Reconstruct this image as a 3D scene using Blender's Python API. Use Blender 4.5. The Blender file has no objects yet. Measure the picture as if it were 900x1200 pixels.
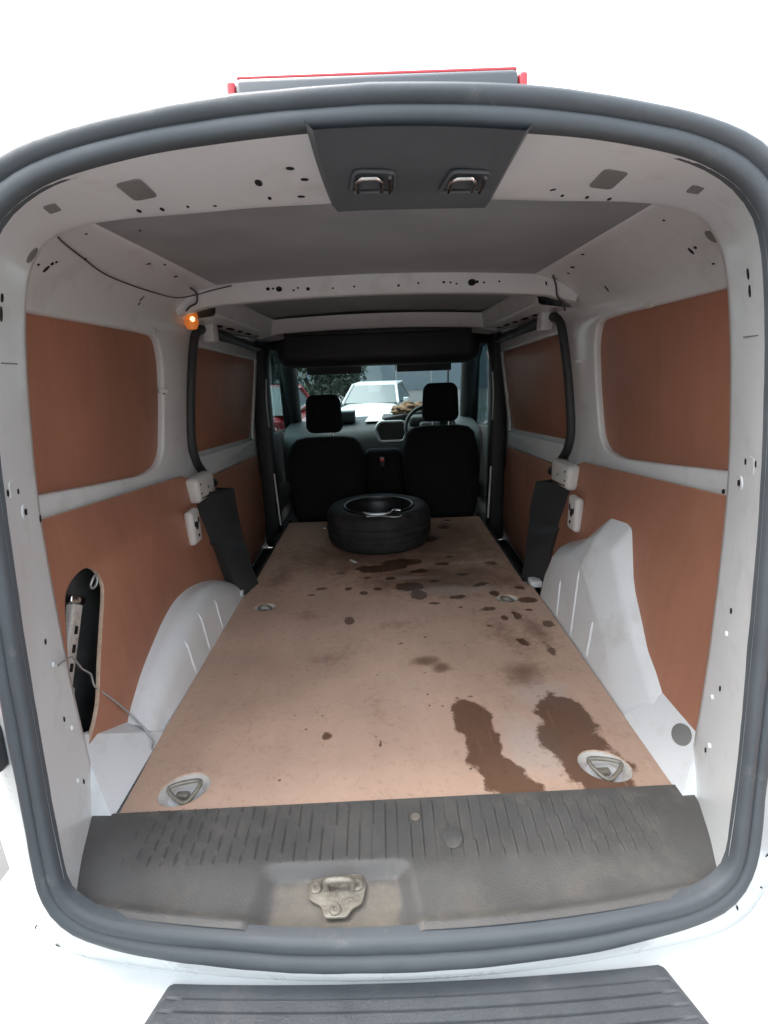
import bpy, bmesh, math, random
from mathutils import Vector, Matrix, noise
from mathutils.bvhtree import BVHTree
random.seed(7)
R = math.radians
S = bpy.context.scene
C = S.collection

# ------------------------------------------------------------------ camera
CAM = Vector((0, 0, 1.55)); PITCH = R(15.8); ROLL = R(2.0); FPX = 600.0
cam = bpy.data.cameras.new('camera'); cam.sensor_fit = 'VERTICAL'; cam.sensor_height = 36; cam.sensor_width = 27
cam.lens = 18.0; cam.clip_start = 0.02; cam.clip_end = 600
camo = bpy.data.objects.new('camera', cam); C.objects.link(camo)
camo.matrix_world = Matrix.Translation(CAM) @ Matrix.Rotation(math.pi/2-PITCH, 4, 'X') @ Matrix.Rotation(-ROLL, 4, 'Z')
S.camera = camo
# ------------------------------------------------------------------ overcast sky and weak sun
W = bpy.data.worlds.new('World'); S.world = W; W.use_nodes = True
wn = W.node_tree; wn.nodes.clear()
sky = wn.nodes.new('ShaderNodeTexSky'); sky.sky_type = 'NISHITA'; sky.sun_disc = False
sky.sun_elevation = R(58); sky.sun_rotation = R(-70); sky.dust_density = 6; sky.air_density = 1.5; sky.ozone_density = 1
hsv = wn.nodes.new('ShaderNodeHueSaturation'); hsv.inputs['Saturation'].default_value = 0.36
bg = wn.nodes.new('ShaderNodeBackground'); bg.inputs[1].default_value = 0.15
wo = wn.nodes.new('ShaderNodeOutputWorld')
wn.links.new(sky.outputs[0], hsv.inputs['Color']); wn.links.new(hsv.outputs[0], bg.inputs[0]); wn.links.new(bg.outputs[0], wo.inputs[0])
sl = bpy.data.lights.new('sun', 'SUN'); sl.energy = 0.6; sl.angle = R(50); sl.color = (1, .97, .93)
so = bpy.data.objects.new('sun', sl); C.objects.link(so)
so.rotation_euler = Vector((math.sin(R(-70))*math.cos(R(58)), math.cos(R(-70))*math.cos(R(58)), math.sin(R(58)))).to_track_quat('Z', 'Y').to_euler(); so.location = (-6, -1, 9)
S.view_settings.view_transform = 'Standard'; S.view_settings.look = 'None'; S.view_settings.gamma = 1
S.view_settings.use_curve_mapping = False
S.view_settings.exposure = 2.45
S.render.engine = 'CYCLES'
S.cycles.use_denoising = True
S.cycles.max_bounces = 14; S.cycles.diffuse_bounces = 8; S.cycles.transparent_max_bounces = 16
S.cycles.caustics_reflective = False; S.cycles.caustics_refractive = False

# ------------------------------------------------------------------ materials
def _mat(name):
    m = bpy.data.materials.new(name); m.use_nodes = True
    n = m.node_tree.nodes; l = m.node_tree.links
    return m, n, l, n['Principled BSDF']
def mat(name, col, rough=.5, metal=0, var=.12, vscale=6, bump=0, bscale=60, dirt=None, dscale=3, dlo=.55, dhi=.75, coat=0, emit=None, estr=0, spec=.5, rvar=.1):
    m, n, l, p = _mat(name)
    p.inputs['Metallic'].default_value = metal; p.inputs['Specular IOR Level'].default_value = spec
    p.inputs['Coat Weight'].default_value = coat; p.inputs['Coat Roughness'].default_value = .08
    tc = n.new('ShaderNodeTexCoord')
    nz = n.new('ShaderNodeTexNoise'); nz.inputs['Scale'].default_value = vscale; nz.inputs['Detail'].default_value = 6; nz.inputs['Roughness'].default_value = .65
    l.new(tc.outputs['Object'], nz.inputs['Vector'])
    mr = n.new('ShaderNodeMapRange'); mr.inputs[1].default_value = .3; mr.inputs[2].default_value = .7; mr.inputs[3].default_value = 1-var; mr.inputs[4].default_value = 1+var
    l.new(nz.outputs[0], mr.inputs[0])
    mx = n.new('ShaderNodeMix'); mx.data_type = 'RGBA'; mx.blend_type = 'MULTIPLY'; mx.inputs[0].default_value = 1; mx.inputs[6].default_value = (*col, 1)
    l.new(mr.outputs[0], mx.inputs[7]); out = mx.outputs[2]
    if dirt:
        d = n.new('ShaderNodeTexNoise'); d.inputs['Scale'].default_value = dscale; d.inputs['Detail'].default_value = 9; d.inputs['Roughness'].default_value = .72
        l.new(tc.outputs['Object'], d.inputs['Vector'])
        dr = n.new('ShaderNodeMapRange'); dr.inputs[1].default_value = dlo; dr.inputs[2].default_value = dhi; dr.inputs[4].default_value = .85
        l.new(d.outputs[0], dr.inputs[0])
        m2 = n.new('ShaderNodeMix'); m2.data_type = 'RGBA'; m2.inputs[7].default_value = (*dirt, 1)
        l.new(dr.outputs[0], m2.inputs[0]); l.new(out, m2.inputs[6]); out = m2.outputs[2]
    l.new(out, p.inputs['Base Color'])
    rr = n.new('ShaderNodeMapRange'); rr.inputs[1].default_value = .3; rr.inputs[2].default_value = .7
    rr.inputs[3].default_value = max(.02, rough-rvar); rr.inputs[4].default_value = min(1, rough+rvar)
    l.new(nz.outputs[0], rr.inputs[0]); l.new(rr.outputs[0], p.inputs['Roughness'])
    if bump:
        b = n.new('ShaderNodeTexNoise'); b.inputs['Scale'].default_value = bscale; b.inputs['Detail'].default_value = 4
        l.new(tc.outputs['Object'], b.inputs['Vector'])
        bp = n.new('ShaderNodeBump'); bp.inputs['Strength'].default_value = bump; bp.inputs['Distance'].default_value = .004
        l.new(b.outputs[0], bp.inputs['Height']); l.new(bp.outputs[0], p.inputs['Normal'])
    if emit:
        p.inputs['Emission Color'].default_value = (*emit, 1); p.inputs['Emission Strength'].default_value = estr
    return m

M = {}
M['white'] = mat('white_paint', (.755, .79, .80), .38, var=.03, vscale=3, dirt=(.50, .48, .44), dscale=7, dlo=.535, dhi=.9, coat=.25)
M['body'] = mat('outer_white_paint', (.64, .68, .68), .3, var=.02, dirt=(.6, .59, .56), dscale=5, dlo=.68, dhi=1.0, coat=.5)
M['ceil'] = mat('roof_skin_grey', (.33, .355, .37), .55, var=.16, vscale=5, bump=.1, bscale=25, dirt=(.42, .43, .43), dscale=14, dlo=.56, dhi=.8)
M['trim'] = mat('charcoal_plastic', (.035, .037, .039), .5, var=.15, vscale=9, bump=.25, bscale=420, dirt=(.11, .105, .1), dscale=6, dlo=.58, dhi=.9)
M['header_trim'] = mat('grey_blue_plastic', (.10, .115, .128), .5, var=.08, bump=.06, bscale=420)
M['seal'] = mat('rubber_seal', (.066, .077, .086), .58, var=.1, vscale=10, bump=.12, bscale=90, dirt=(.2, .2, .19), dscale=12, dlo=.6, dhi=.85)
M['pad'] = mat('step_pad_plastic', (.06, .068, .076), .5, var=.15, vscale=8, bump=.3, bscale=300, dirt=(.12, .12, .115), dscale=9, dlo=.55, dhi=.85)
M['black'] = mat('black_plastic', (.026, .027, .028), .55, var=.2, bump=.2, bscale=300)
M['fabric'] = mat('black_seat_fabric', (.013, .0135, .015), .9, var=.25, vscale=30, bump=.5, bscale=500, spec=.2)
M['dark'] = mat('dark_cavity', (.05, .052, .053), .8, var=.3, vscale=9)
M['pocket'] = mat('pocket_grey', (.10, .102, .10), .7, var=.4, vscale=12)
M['hole'] = mat('hole_black', (.006, .006, .006), .9)
M['greycav'] = mat('cavity_grey', (.20, .205, .2), .6, var=.15)
M['steel'] = mat('bare_steel', (.52, .52, .51), .35, metal=.9, var=.2, vscale=40, dirt=(.2, .13, .08), dscale=25, dlo=.5, dhi=.75)
M['zinc'] = mat('dirty_zinc', (.27, .255, .215), .55, metal=.4, var=.25, vscale=35, bump=.4, bscale=140, dirt=(.16, .13, .09), dscale=22, dlo=.48, dhi=.7)
M['dish'] = mat('tie_dish_paint', (.62, .60, .56), .45, var=.1, vscale=20, dirt=(.2, .17, .13), dscale=22, dlo=.52, dhi=.75)
M['tyre'] = mat('tyre_rubber', (.013, .013, .014), .75, var=.3, vscale=14, bump=.25, bscale=160, dirt=(.06, .055, .05), dscale=9, dlo=.5, dhi=.8)
M['rim'] = mat('dark_steel_rim', (.045, .047, .048), .4, metal=.7, var=.2, vscale=20)
M['chrome'] = mat('bright_metal', (.75, .76, .76), .16, metal=1, var=.05)
M['white_plastic'] = mat('white_plastic', (.68, .68, .65), .45, var=.05, vscale=20, dirt=(.35, .31, .25), dscale=25, dlo=.6, dhi=.85)
M['wire'] = mat('dark_wire', (.05, .05, .048), .5)
M['red'] = mat('red_paint', (.50, .015, .02), .25, var=.03, coat=.5)
M['redlens'] = mat('red_lens', (.62, .05, .06), .15, var=.05, coat=.4)
M['lamp'] = mat('orange_lamp', (.9, .28, .05), .3, emit=(1, .26, .04), estr=.05)
M['lampcore'] = mat('orange_lamp_core', (1, .8, .5), .3, emit=(1, .72, .32), estr=.5)
M['dash'] = mat('dashboard_plastic', (.03, .036, .038), .55, var=.1, bump=.2, bscale=300)
M['silver'] = mat('silver_trim', (.45, .48, .48), .35, metal=.5, var=.05)
M['brown'] = mat('brown_paper', (.22, .13, .07), .8, var=.25, vscale=30, bump=.5, bscale=60)
M['asphalt'] = mat('asphalt', (.075, .076, .077), .85, var=.25, vscale=2, bump=.6, bscale=120, dirt=(.11, .11, .105), dscale=.6)
M['wallblue'] = mat('blue_grey_cladding', (.22, .27, .30), .5, var=.06, vscale=.6)
M['roofgrey'] = mat('slate_roof', (.05, .055, .06), .7, var=.2)
M['leaf'] = mat('dark_leaf', (.028, .05, .025), .7, var=.5, vscale=3)
M['bark'] = mat('bark', (.06, .045, .035), .9, var=.3)
M['carglass'] = mat('car_glass', (.10, .12, .125), .08, var=.05, coat=.5)

def glass_mat():
    m, n, l, p = _mat('cab_glass'); n.remove(p)
    t = n.new('ShaderNodeBsdfTransparent'); t.inputs[0].default_value = (.33, .42, .43, 1)
    g = n.new('ShaderNodeBsdfGlossy'); g.inputs['Roughness'].default_value = .03
    lw = n.new('ShaderNodeLayerWeight'); pw = n.new('ShaderNodeMath'); pw.operation = 'POWER'; pw.inputs[1].default_value = 4; l.new(lw.outputs['Facing'], pw.inputs[0])
    fr = n.new('ShaderNodeMath'); fr.operation = 'MULTIPLY_ADD'; fr.inputs[1].default_value = .6; fr.inputs[2].default_value = .04; l.new(pw.outputs[0], fr.inputs[0])
    x = n.new('ShaderNodeMixShader'); l.new(fr.outputs[0], x.inputs[0]); l.new(t.outputs[0], x.inputs[1]); l.new(g.outputs[0], x.inputs[2])
    l.new(x.outputs[0], n['Material Output'].inputs[0]); return m
M['glass'] = glass_mat()

def ply_mat(name, ca, cb, scale=(14, 1.2, 14), rough=.5, edge=False, stains=False):
    m, n, l, p = _mat(name)
    tc = n.new('ShaderNodeTexCoord'); mp = n.new('ShaderNodeMapping'); mp.inputs['Scale'].default_value = scale
    l.new(tc.outputs['Object'], mp.inputs[0])
    g = n.new('ShaderNodeTexNoise'); g.inputs['Scale'].default_value = 3; g.inputs['Detail'].default_value = 8; g.inputs['Roughness'].default_value = .6
    l.new(mp.outputs[0], g.inputs['Vector'])
    cr = n.new('ShaderNodeMix'); cr.data_type = 'RGBA'; cr.inputs[6].default_value = (*ca, 1); cr.inputs[7].default_value = (*cb, 1)
    mr = n.new('ShaderNodeMapRange'); mr.inputs[1].default_value = .3; mr.inputs[2].default_value = .7; l.new(g.outputs[0], mr.inputs[0]); l.new(mr.outputs[0], cr.inputs[0])
    b = n.new('ShaderNodeTexNoise'); b.inputs['Scale'].default_value = 2.2; b.inputs['Detail'].default_value = 7; b.inputs['Roughness'].default_value = .6
    l.new(tc.outputs['Object'], b.inputs['Vector'])
    br = n.new('ShaderNodeMapRange'); br.inputs[1].default_value = .3; br.inputs[2].default_value = .7; br.inputs[3].default_value = .78 if stains else .84; br.inputs[4].default_value = 1.14
    l.new(b.outputs[0], br.inputs[0])
    mm = n.new('ShaderNodeMix'); mm.data_type = 'RGBA'; mm.blend_type = 'MULTIPLY'; mm.inputs[0].default_value = 1
    l.new(cr.outputs[2], mm.inputs[6]); l.new(br.outputs[0], mm.inputs[7]); out = mm.outputs[2]
    rough_out = None
    if stains:
        def layer(out, attr, lo, hi, col, amp, nscale, fac=1.0, mult=True):
            a = n.new('ShaderNodeAttribute'); a.attribute_name = attr
            q = n.new('ShaderNodeTexNoise'); q.inputs['Scale'].default_value = nscale; q.inputs['Detail'].default_value = 7; q.inputs['Roughness'].default_value = .65
            l.new(tc.outputs['Object'], q.inputs['Vector'])
            s1 = n.new('ShaderNodeMath'); s1.operation = 'MULTIPLY_ADD'; s1.inputs[1].default_value = amp; l.new(q.outputs[0], s1.inputs[0])
            s0 = n.new('ShaderNodeMath'); s0.operation = 'SUBTRACT'; s0.inputs[1].default_value = amp*.5; l.new(a.outputs['Fac'], s0.inputs[0]); l.new(s0.outputs[0], s1.inputs[2])
            k = n.new('ShaderNodeMapRange'); k.interpolation_type = 'SMOOTHSTEP'; k.inputs[1].default_value = lo; k.inputs[2].default_value = hi; k.inputs[4].default_value = fac
            l.new(s1.outputs[0], k.inputs[0])
            x = n.new('ShaderNodeMix'); x.data_type = 'RGBA'; x.blend_type = 'MULTIPLY' if mult else 'MIX'; x.inputs[7].default_value = (*col, 1)
            l.new(k.outputs[0], x.inputs[0]); l.new(out, x.inputs[6]); return x.outputs[2], k.outputs[0]
        out, _ = layer(out, 'grime', .36, .80, (.50, .45, .43), .75, 8, .95)
        out, _ = layer(out, 'grime', .30, .62, (.62, .55, .50), .9, 34, .6)
        out, _ = layer(out, 'dust', .45, .75, (.52, .46, .41), .5, 14, .5, False)
        out, w = layer(out, 'wet', .47, .56, (.30, .24, .205), .62, 26, 1)
        fz = n.new('ShaderNodeTexNoise'); fz.inputs['Scale'].default_value = 55; fz.inputs['Detail'].default_value = 8; fz.inputs['Roughness'].default_value = .75; l.new(tc.outputs['Object'], fz.inputs['Vector'])
        fr = n.new('ShaderNodeMapRange'); fr.inputs[1].default_value = .53; fr.inputs[2].default_value = .72; fr.inputs[4].default_value = .6; l.new(fz.outputs[0], fr.inputs[0])
        fx = n.new('ShaderNodeMix'); fx.data_type = 'RGBA'; fx.blend_type = 'MULTIPLY'; fx.inputs[7].default_value = (.62, .55, .5, 1); l.new(fr.outputs[0], fx.inputs[0]); l.new(out, fx.inputs[6]); out = fx.outputs[2]
        # long faint scratches from sliding loads
        sm = n.new('ShaderNodeMapping'); sm.inputs['Scale'].default_value = (60, 1.6, 1); sm.inputs['Rotation'].default_value = (0, 0, .12); l.new(tc.outputs['Object'], sm.inputs[0])
        sn = n.new('ShaderNodeTexNoise'); sn.inputs['Scale'].default_value = 1.6; sn.inputs['Detail'].default_value = 5; l.new(sm.outputs[0], sn.inputs['Vector'])
        sr = n.new('ShaderNodeMapRange'); sr.inputs[1].default_value = .64; sr.inputs[2].default_value = .72; sr.inputs[4].default_value = .22; l.new(sn.outputs[0], sr.inputs[0])
        sx = n.new('ShaderNodeMix'); sx.data_type = 'RGBA'; sx.inputs[7].default_value = (.60, .48, .39, 1); l.new(sr.outputs[0], sx.inputs[0]); l.new(out, sx.inputs[6]); out = sx.outputs[2]
        # scattered fine specks
        v = n.new('ShaderNodeTexVoronoi'); v.inputs['Scale'].default_value = 26; l.new(tc.outputs['Object'], v.inputs['Vector'])
        vs = n.new('ShaderNodeMapRange'); vs.inputs[1].default_value = .11; vs.inputs[2].default_value = .07; l.new(v.outputs['Distance'], vs.inputs[0])
        vc = n.new('ShaderNodeSeparateColor'); l.new(v.outputs['Color'], vc.inputs[0])
        vt = n.new('ShaderNodeMath'); vt.operation = 'GREATER_THAN'; vt.inputs[1].default_value = .86; l.new(vc.outputs[0], vt.inputs[0])
        vm = n.new('ShaderNodeMath'); vm.operation = 'MULTIPLY'; l.new(vs.outputs[0], vm.inputs[0]); l.new(vt.outputs[0], vm.inputs[1])
        x = n.new('ShaderNodeMix'); x.data_type = 'RGBA'; x.inputs[7].default_value = (.13, .09, .07, 1); l.new(vm.outputs[0], x.inputs[0]); l.new(out, x.inputs[6]); out = x.outputs[2]
        rr = n.new('ShaderNodeMapRange'); rr.inputs[3].default_value = rough; rr.inputs[4].default_value = .40; l.new(w, rr.inputs[0]); l.new(rr.outputs[0], p.inputs['Roughness'])
    else:
        p.inputs['Roughness'].default_value = rough
    l.new(out, p.inputs['Base Color'])
    bp = n.new('ShaderNodeBump'); bp.inputs['Strength'].default_value = .12; bp.inputs['Distance'].default_value = .002
    l.new(g.outputs[0], bp.inputs['Height']); l.new(bp.outputs[0], p.inputs['Normal'])
    return m
M['ply'] = ply_mat('reddish_plywood', (.39, .178, .112), (.425, .20, .13), scale=(10, 10, .9), rough=.48)
M['plyedge'] = mat('plywood_edge', (.62, .47, .35), .7, var=.2, vscale=60)
M['floorply'] = ply_mat('worn_floor_plywood', (.57, .39, .288), (.61, .425, .318), scale=(6, 1.4, 6), rough=.6, stains=True)

# ------------------------------------------------------------------ mesh helpers
WL = {}
def wloc(o): return WL.get(o.name, Vector((0, 0, 0))) if o else Vector((0, 0, 0))
def finish(name, me, m, parent=None, smooth=35, loc=(0, 0, 0)):
    o = bpy.data.objects.new(name, me); C.objects.link(o)
    if m is not None and not me.materials:
        for q in (m if isinstance(m, (list, tuple)) else [m]): me.materials.append(q)
    if smooth and len(me.polygons):
        me.shade_smooth(); me.set_sharp_from_angle(angle=R(smooth))
    loc = Vector(loc); WL[o.name] = loc
    if parent: o.parent = parent
    o.location = loc - wloc(parent)
    return o
def from_bm(name, bm, m, parent=None, smooth=35, loc=(0, 0, 0)):
    bmesh.ops.recalc_face_normals(bm, faces=bm.faces)
    me = bpy.data.meshes.new(name); bm.to_mesh(me); bm.free()
    return finish(name, me, m, parent, smooth, loc)
def mesh(name, vs, fs, m, parent=None, smooth=35, loc=(0, 0, 0)):
    me = bpy.data.meshes.new(name); me.from_pydata([tuple(v) for v in vs], [], fs); me.update()
    bm = bmesh.new(); bm.from_mesh(me); bmesh.ops.recalc_face_normals(bm, faces=bm.faces); bm.to_mesh(me); bm.free()
    return finish(name, me, m, parent, smooth, loc)
def empty(name, loc, label=None, cat=None, group=None):
    o = bpy.data.objects.new(name, None); C.objects.link(o); o.location = loc; o.empty_display_size = .1; WL[o.name] = Vector(loc)
    if label: tag(o, label, cat, group)
    return o
def tag(o, label, cat, group=None):
    o['label'] = label; o['category'] = cat
    if group: o['group'] = group
    return o
def rbox(bm, size, loc=(0, 0, 0), bev=.01, seg=3, rot=None):
    r = bmesh.ops.create_cube(bm, size=1)
    vs = r['verts']; bmesh.ops.scale(bm, vec=size, verts=vs)
    if bev:
        es = list({e for v in vs for e in v.link_edges})
        rr = bmesh.ops.bevel(bm, geom=es, offset=bev, segments=seg, affect='EDGES', profile=.5)
        vs = list({v for f in rr['faces'] for v in f.verts} | {v for v in vs if v.is_valid})
    if rot is not None: bmesh.ops.rotate(bm, cent=(0, 0, 0), matrix=rot, verts=vs)
    bmesh.ops.translate(bm, vec=loc, verts=vs)
    return vs
def box(name, size, loc, m, parent=None, bev=.01, rot=None, seg=3):
    bm = bmesh.new(); rbox(bm, size, (0, 0, 0), bev, seg, rot)
    return from_bm(name, bm, m, parent, loc=loc)
def catmull(P, n, closed=False):
    P = [Vector(p) for p in P]; k = len(P); out = []
    segs = k if closed else k-1
    for i in range(segs):
        if closed: a, b, c, d = P[(i-1) % k], P[i], P[(i+1) % k], P[(i+2) % k]
        else: a, b, c, d = P[max(0, i-1)], P[i], P[i+1], P[min(k-1, i+2)]
        for j in range(n):
            t = j/n
            out.append(.5*((2*b)+(-a+c)*t+(2*a-5*b+4*c-d)*t*t+(-a+3*b-3*c+d)*t**3))
    if not closed: out.append(P[-1])
    return out
def resample(P, n):
    L = [0]
    for a, b in zip(P, P[1:]): L.append(L[-1]+(b-a).length)
    out = []; j = 0
    for i in range(n):
        s = L[-1]*i/(n-1)
        while j < len(P)-2 and L[j+1] < s: j += 1
        t = (s-L[j])/max(1e-9, L[j+1]-L[j]); out.append(P[j].lerp(P[j+1], min(1, t)))
    return out
def tube_bm(bm, pts, r, seg=10, closed=False, caps=True):
    pts = [Vector(p) for p in pts]; n = len(pts); rings = []
    up = Vector((0, 0, 1)); prev = None
    for i, p in enumerate(pts):
        if closed: t = pts[(i+1) % n]-pts[i-1]
        else: t = pts[min(n-1, i+1)]-pts[max(0, i-1)]
        t.normalize()
        if prev is None:
            a = up if abs(t.dot(up)) < .9 else Vector((1, 0, 0)); u = (a-t*a.dot(t)).normalized()
        else: u = (prev-t*prev.dot(t)).normalized()
        prev = u; v = t.cross(u)
        rr = r[i] if isinstance(r, (list, tuple)) else r
        rings.append([bm.verts.new(p+(u*math.cos(q)+v*math.sin(q))*rr) for q in [2*math.pi*k/seg for k in range(seg)]])
    for i in range(n if closed else n-1):
        A, B = rings[i], rings[(i+1) % n]
        for k in range(seg): bm.faces.new((A[k], A[(k+1) % seg], B[(k+1) % seg], B[k]))
    if caps and not closed: bm.faces.new(rings[0]); bm.faces.new(rings[-1][::-1])
def tube(name, pts, r, m, parent=None, seg=10, closed=False, loc=(0, 0, 0)):
    bm = bmesh.new(); tube_bm(bm, pts, r, seg, closed); return from_bm(name, bm, m, parent, 60, loc)
def loft(name, loops, m, parent=None, closed=False, smooth=50):
    vs = []; fs = []; n = len(loops[0])
    for L in loops: vs += [tuple(p) for p in L]
    for i in range(len(loops)-1):
        for j in range(n if closed else n-1):
            k = (j+1) % n; fs.append((i*n+j, i*n+k, (i+1)*n+k, (i+1)*n+j))
    return mesh(name, vs, fs, m, parent, smooth)
def lathe_bm(bm, prof, seg=48):
    rings = [[bm.verts.new((r*math.cos(2*math.pi*k/seg), r*math.sin(2*math.pi*k/seg), z)) for k in range(seg)] if r > 1e-6 else [bm.verts.new((0, 0, z))] for r, z in prof]
    for A, B in zip(rings, rings[1:]):
        for k in range(seg):
            a = A[k % len(A)]; b = A[(k+1) % len(A)]; c = B[(k+1) % len(B)]; d = B[k % len(B)]
            f = [a]
            for v in (b, c, d):
                if v not in f: f.append(v)
            if len(f) >= 3:
                try: bm.faces.new(f)
                except ValueError: pass
def rounded(P, rad, n=6):
    out = []; k = len(P)
    for i in range(k):
        p = Vector(P[i][:2]); a = Vector(P[i-1][:2]); b = Vector(P[(i+1) % k][:2])
        r = P[i][2] if len(P[i]) > 2 else rad
        da = a-p; db = b-p; r = min(r, da.length*.48, db.length*.48)
        if r < 1e-4: out.append(p); continue
        A = p+da.normalized()*r; B = p+db.normalized()*r
        for j in range(n+1):
            t = j/n; out.append(A*(1-t)**2+p*2*t*(1-t)+B*t*t)
    return out
def plate_bm(outer, holes=(), thick=.012, bev=.002, cutu=(), cutv=(), bres=2):
    """filled 2D outline with holes, real thickness and bevelled edges; (u, v, w) with w in [-thick/2, thick/2]"""
    cu = bpy.data.curves.new('tmp', 'CURVE'); cu.dimensions = '2D'; cu.fill_mode = 'BOTH'
    cu.extrude = max(1e-4, thick/2-bev); cu.bevel_depth = bev; cu.bevel_resolution = bres; cu.offset = -bev
    for L in [outer, *holes]:
        s = cu.splines.new('POLY'); s.points.add(len(L)-1); s.use_cyclic_u = True
        for q, p in zip(s.points, L): q.co = (p[0], p[1], 0, 1)
    o = bpy.data.objects.new('tmp', cu); C.objects.link(o)
    dg = bpy.context.evaluated_depsgraph_get(); me = bpy.data.meshes.new_from_object(o.evaluated_get(dg))
    bpy.data.objects.remove(o); bpy.data.curves.remove(cu)
    bm = bmesh.new(); bm.from_mesh(me); bpy.data.meshes.remove(me)
    bmesh.ops.remove_doubles(bm, verts=bm.verts, dist=2e-5)
    for u in cutu: bmesh.ops.bisect_plane(bm, geom=bm.verts[:]+bm.edges[:]+bm.faces[:], plane_co=(u, 0, 0), plane_no=(1, 0, 0))
    for v in cutv: bmesh.ops.bisect_plane(bm, geom=bm.verts[:]+bm.edges[:]+bm.faces[:], plane_co=(0, v, 0), plane_no=(0, 1, 0))
    for f in bm.faces: f.material_index = 0
    return bm
def plate(name, fn, outer, m, parent=None, holes=(), thick=.012, bev=.002, cutu=(), cutv=(), edge=None, smooth=35):
    bm = plate_bm(outer, holes, thick, bev, cutu, cutv)
    bm.normal_update()
    if edge:
        for f in bm.faces:
            if abs(f.normal.z) < .35: f.material_index = 1
    for v in bm.verts: v.co = Vector(fn(v.co.x, v.co.y, v.co.z))
    return from_bm(name, bm, [m, edge] if edge else m, parent, smooth)
def hitter(*objs):
    vs = []; fs = []
    for o in objs:
        k = len(vs); vs += [v.co+wloc(o) for v in o.data.vertices]; fs += [tuple(i+k for i in p.vertices) for p in o.data.polygons]
    return BVHTree.FromPolygons(vs, fs)
cR = camo.matrix_world.to_3x3()
def ray(px, py): return (cR @ Vector((px-450, 600-py, -FPX))).normalized()
def on(tree, px, py):
    h, nrm, *_ = tree.ray_cast(CAM, ray(px, py))
    if h is None: return None, None
    if nrm.dot(CAM-h) < 0: nrm = -nrm
    return h, nrm
def patch_bm(bm, c, n, pts2, up=Vector((0, 0, 1)), h=.0012, dome=0):
    """small outline lying on a surface at c with normal n"""
    u = up.cross(n)
    if u.length < .1: u = Vector((1, 0, 0)).cross(n)
    u.normalize(); v = n.cross(u)
    top = [bm.verts.new(c+n*h+u*x+v*y) for x, y in pts2]; bot = [bm.verts.new(c-n*.004+u*x*1.02+v*y*1.02) for x, y in pts2]
    k = len(top)
    for i in range(k): bm.faces.new((bot[i], bot[(i+1) % k], top[(i+1) % k], top[i]))
    if dome:
        m = bm.verts.new(c+n*(h+dome))
        for i in range(k): bm.faces.new((top[i], top[(i+1) % k], m))
    else: bm.faces.new(top)
def oval(a, b, n=12, ang=0): return [(a*math.cos(t)*math.cos(ang)-b*math.sin(t)*math.sin(ang), a*math.cos(t)*math.sin(ang)+b*math.sin(t)*math.cos(ang)) for t in [2*math.pi*i/n for i in range(n)]]
def decal(name, tree, px, py, pts, m, parent, h=.0012, dome=0):
    c, n = on(tree, px, py)
    if c is None: return None
    bm = bmesh.new(); patch_bm(bm, Vector((0, 0, 0)), n, pts, h=h, dome=dome); return from_bm(name, bm, m, parent, 30, c)

# ------------------------------------------------------------------ shared van surfaces
VAN = empty('van', (0, 2.6, 0), 'white panel van with plywood lined load bay seen through its open rear', 'van')
TW = [(.3, .80), (1.25, .795), (1.7, .745), (1.735, .73), (1.765, .705), (1.79, .675), (1.81, .64), (1.825, .60), (1.84, .54)]
def xw(z):
    if z <= TW[0][0]: return TW[0][1]
    for (a, b), (c, d) in zip(TW, TW[1:]):
        if z <= c: return b+(d-b)*(z-a)/(c-a)
    return TW[-1][1]
def xp(z): return .775-(1.23-z)*.12
def xd(z): return .815 if z < 1.2 else .815-(z-1.2)*.12
def yd(x, z): return .655+.06*(x/.62)**2+.08*(z-.55)
def side(s, fx): return lambda u, v, w: (s*(fx(v)+w), u, v)
ZC = [1.25, 1.4, 1.55, 1.7, 1.735, 1.765, 1.79, 1.81, 1.825]

# ------------------------------------------------------------------ ground
road = []
gv = [(-200, -150, 0), (200, -150, 0), (-200, 5, 0), (200, 5, 0), (-200, 16, -.35), (200, 16, -.35), (-200, 300, -.6), (200, 300, -.6)]
g = mesh('ground', gv, [(0, 1, 3, 2), (2, 3, 5, 4), (4, 5, 7, 6)], M['asphalt'], smooth=0); g['kind'] = 'structure'

# ------------------------------------------------------------------ rear opening: frame, seal, outer skin
SIN = [(0, .598), (.2, .596), (.435, .598), (.53, .604), (.582, .622), (.610, .662), (.614, .80), (.612, .97), (.605, 1.22), (.592, 1.45), (.572, 1.62), (.552, 1.71), (.523, 1.755), (.48, 1.785), (.415, 1.808), (.30, 1.826), (.20, 1.834), (.09, 1.84), (0, 1.842)]
SOUT = [(0, .514), (.23, .515), (.48, .527), (.595, .545), (.645, .58), (.674, .65), (.672, .80), (.672, .95), (.666, 1.2), (.652, 1.45), (.628, 1.65), (.592, 1.762), (.542, 1.815), (.48, 1.843), (.41, 1.859), (.30, 1.874), (.185, 1.885), (0, 1.890)]
def half(P, n=90): return resample(catmull([(x, 0, z) for x, z in P], 8), n)
def full(P, n=90):
    h = half(P, n); L = [Vector((p.x, yd(p.x, p.z), p.z)) for p in h]
    return L+[Vector((-p.x, p.y, p.z)) for p in L[-2:0:-1]]
LI, LO = full(SIN), full(SOUT)
LO = [a.lerp(b, .80+.20*min(1, max(0, (b.z-1.45)/.3))) for a, b in zip(LI, LO)]
prof = [(0, .014), (.02, -.002), (.06, -.009), (.14, -.0125), (.28, -.0135), (.40, -.0130), (.445, -.0105), (.47, -.0095), (.50, -.0115), (.56, -.0155), (.68, -.0185), (.82, -.0185), (.91, -.0155), (.965, -.006), (1, .016)]
loops = []
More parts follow.
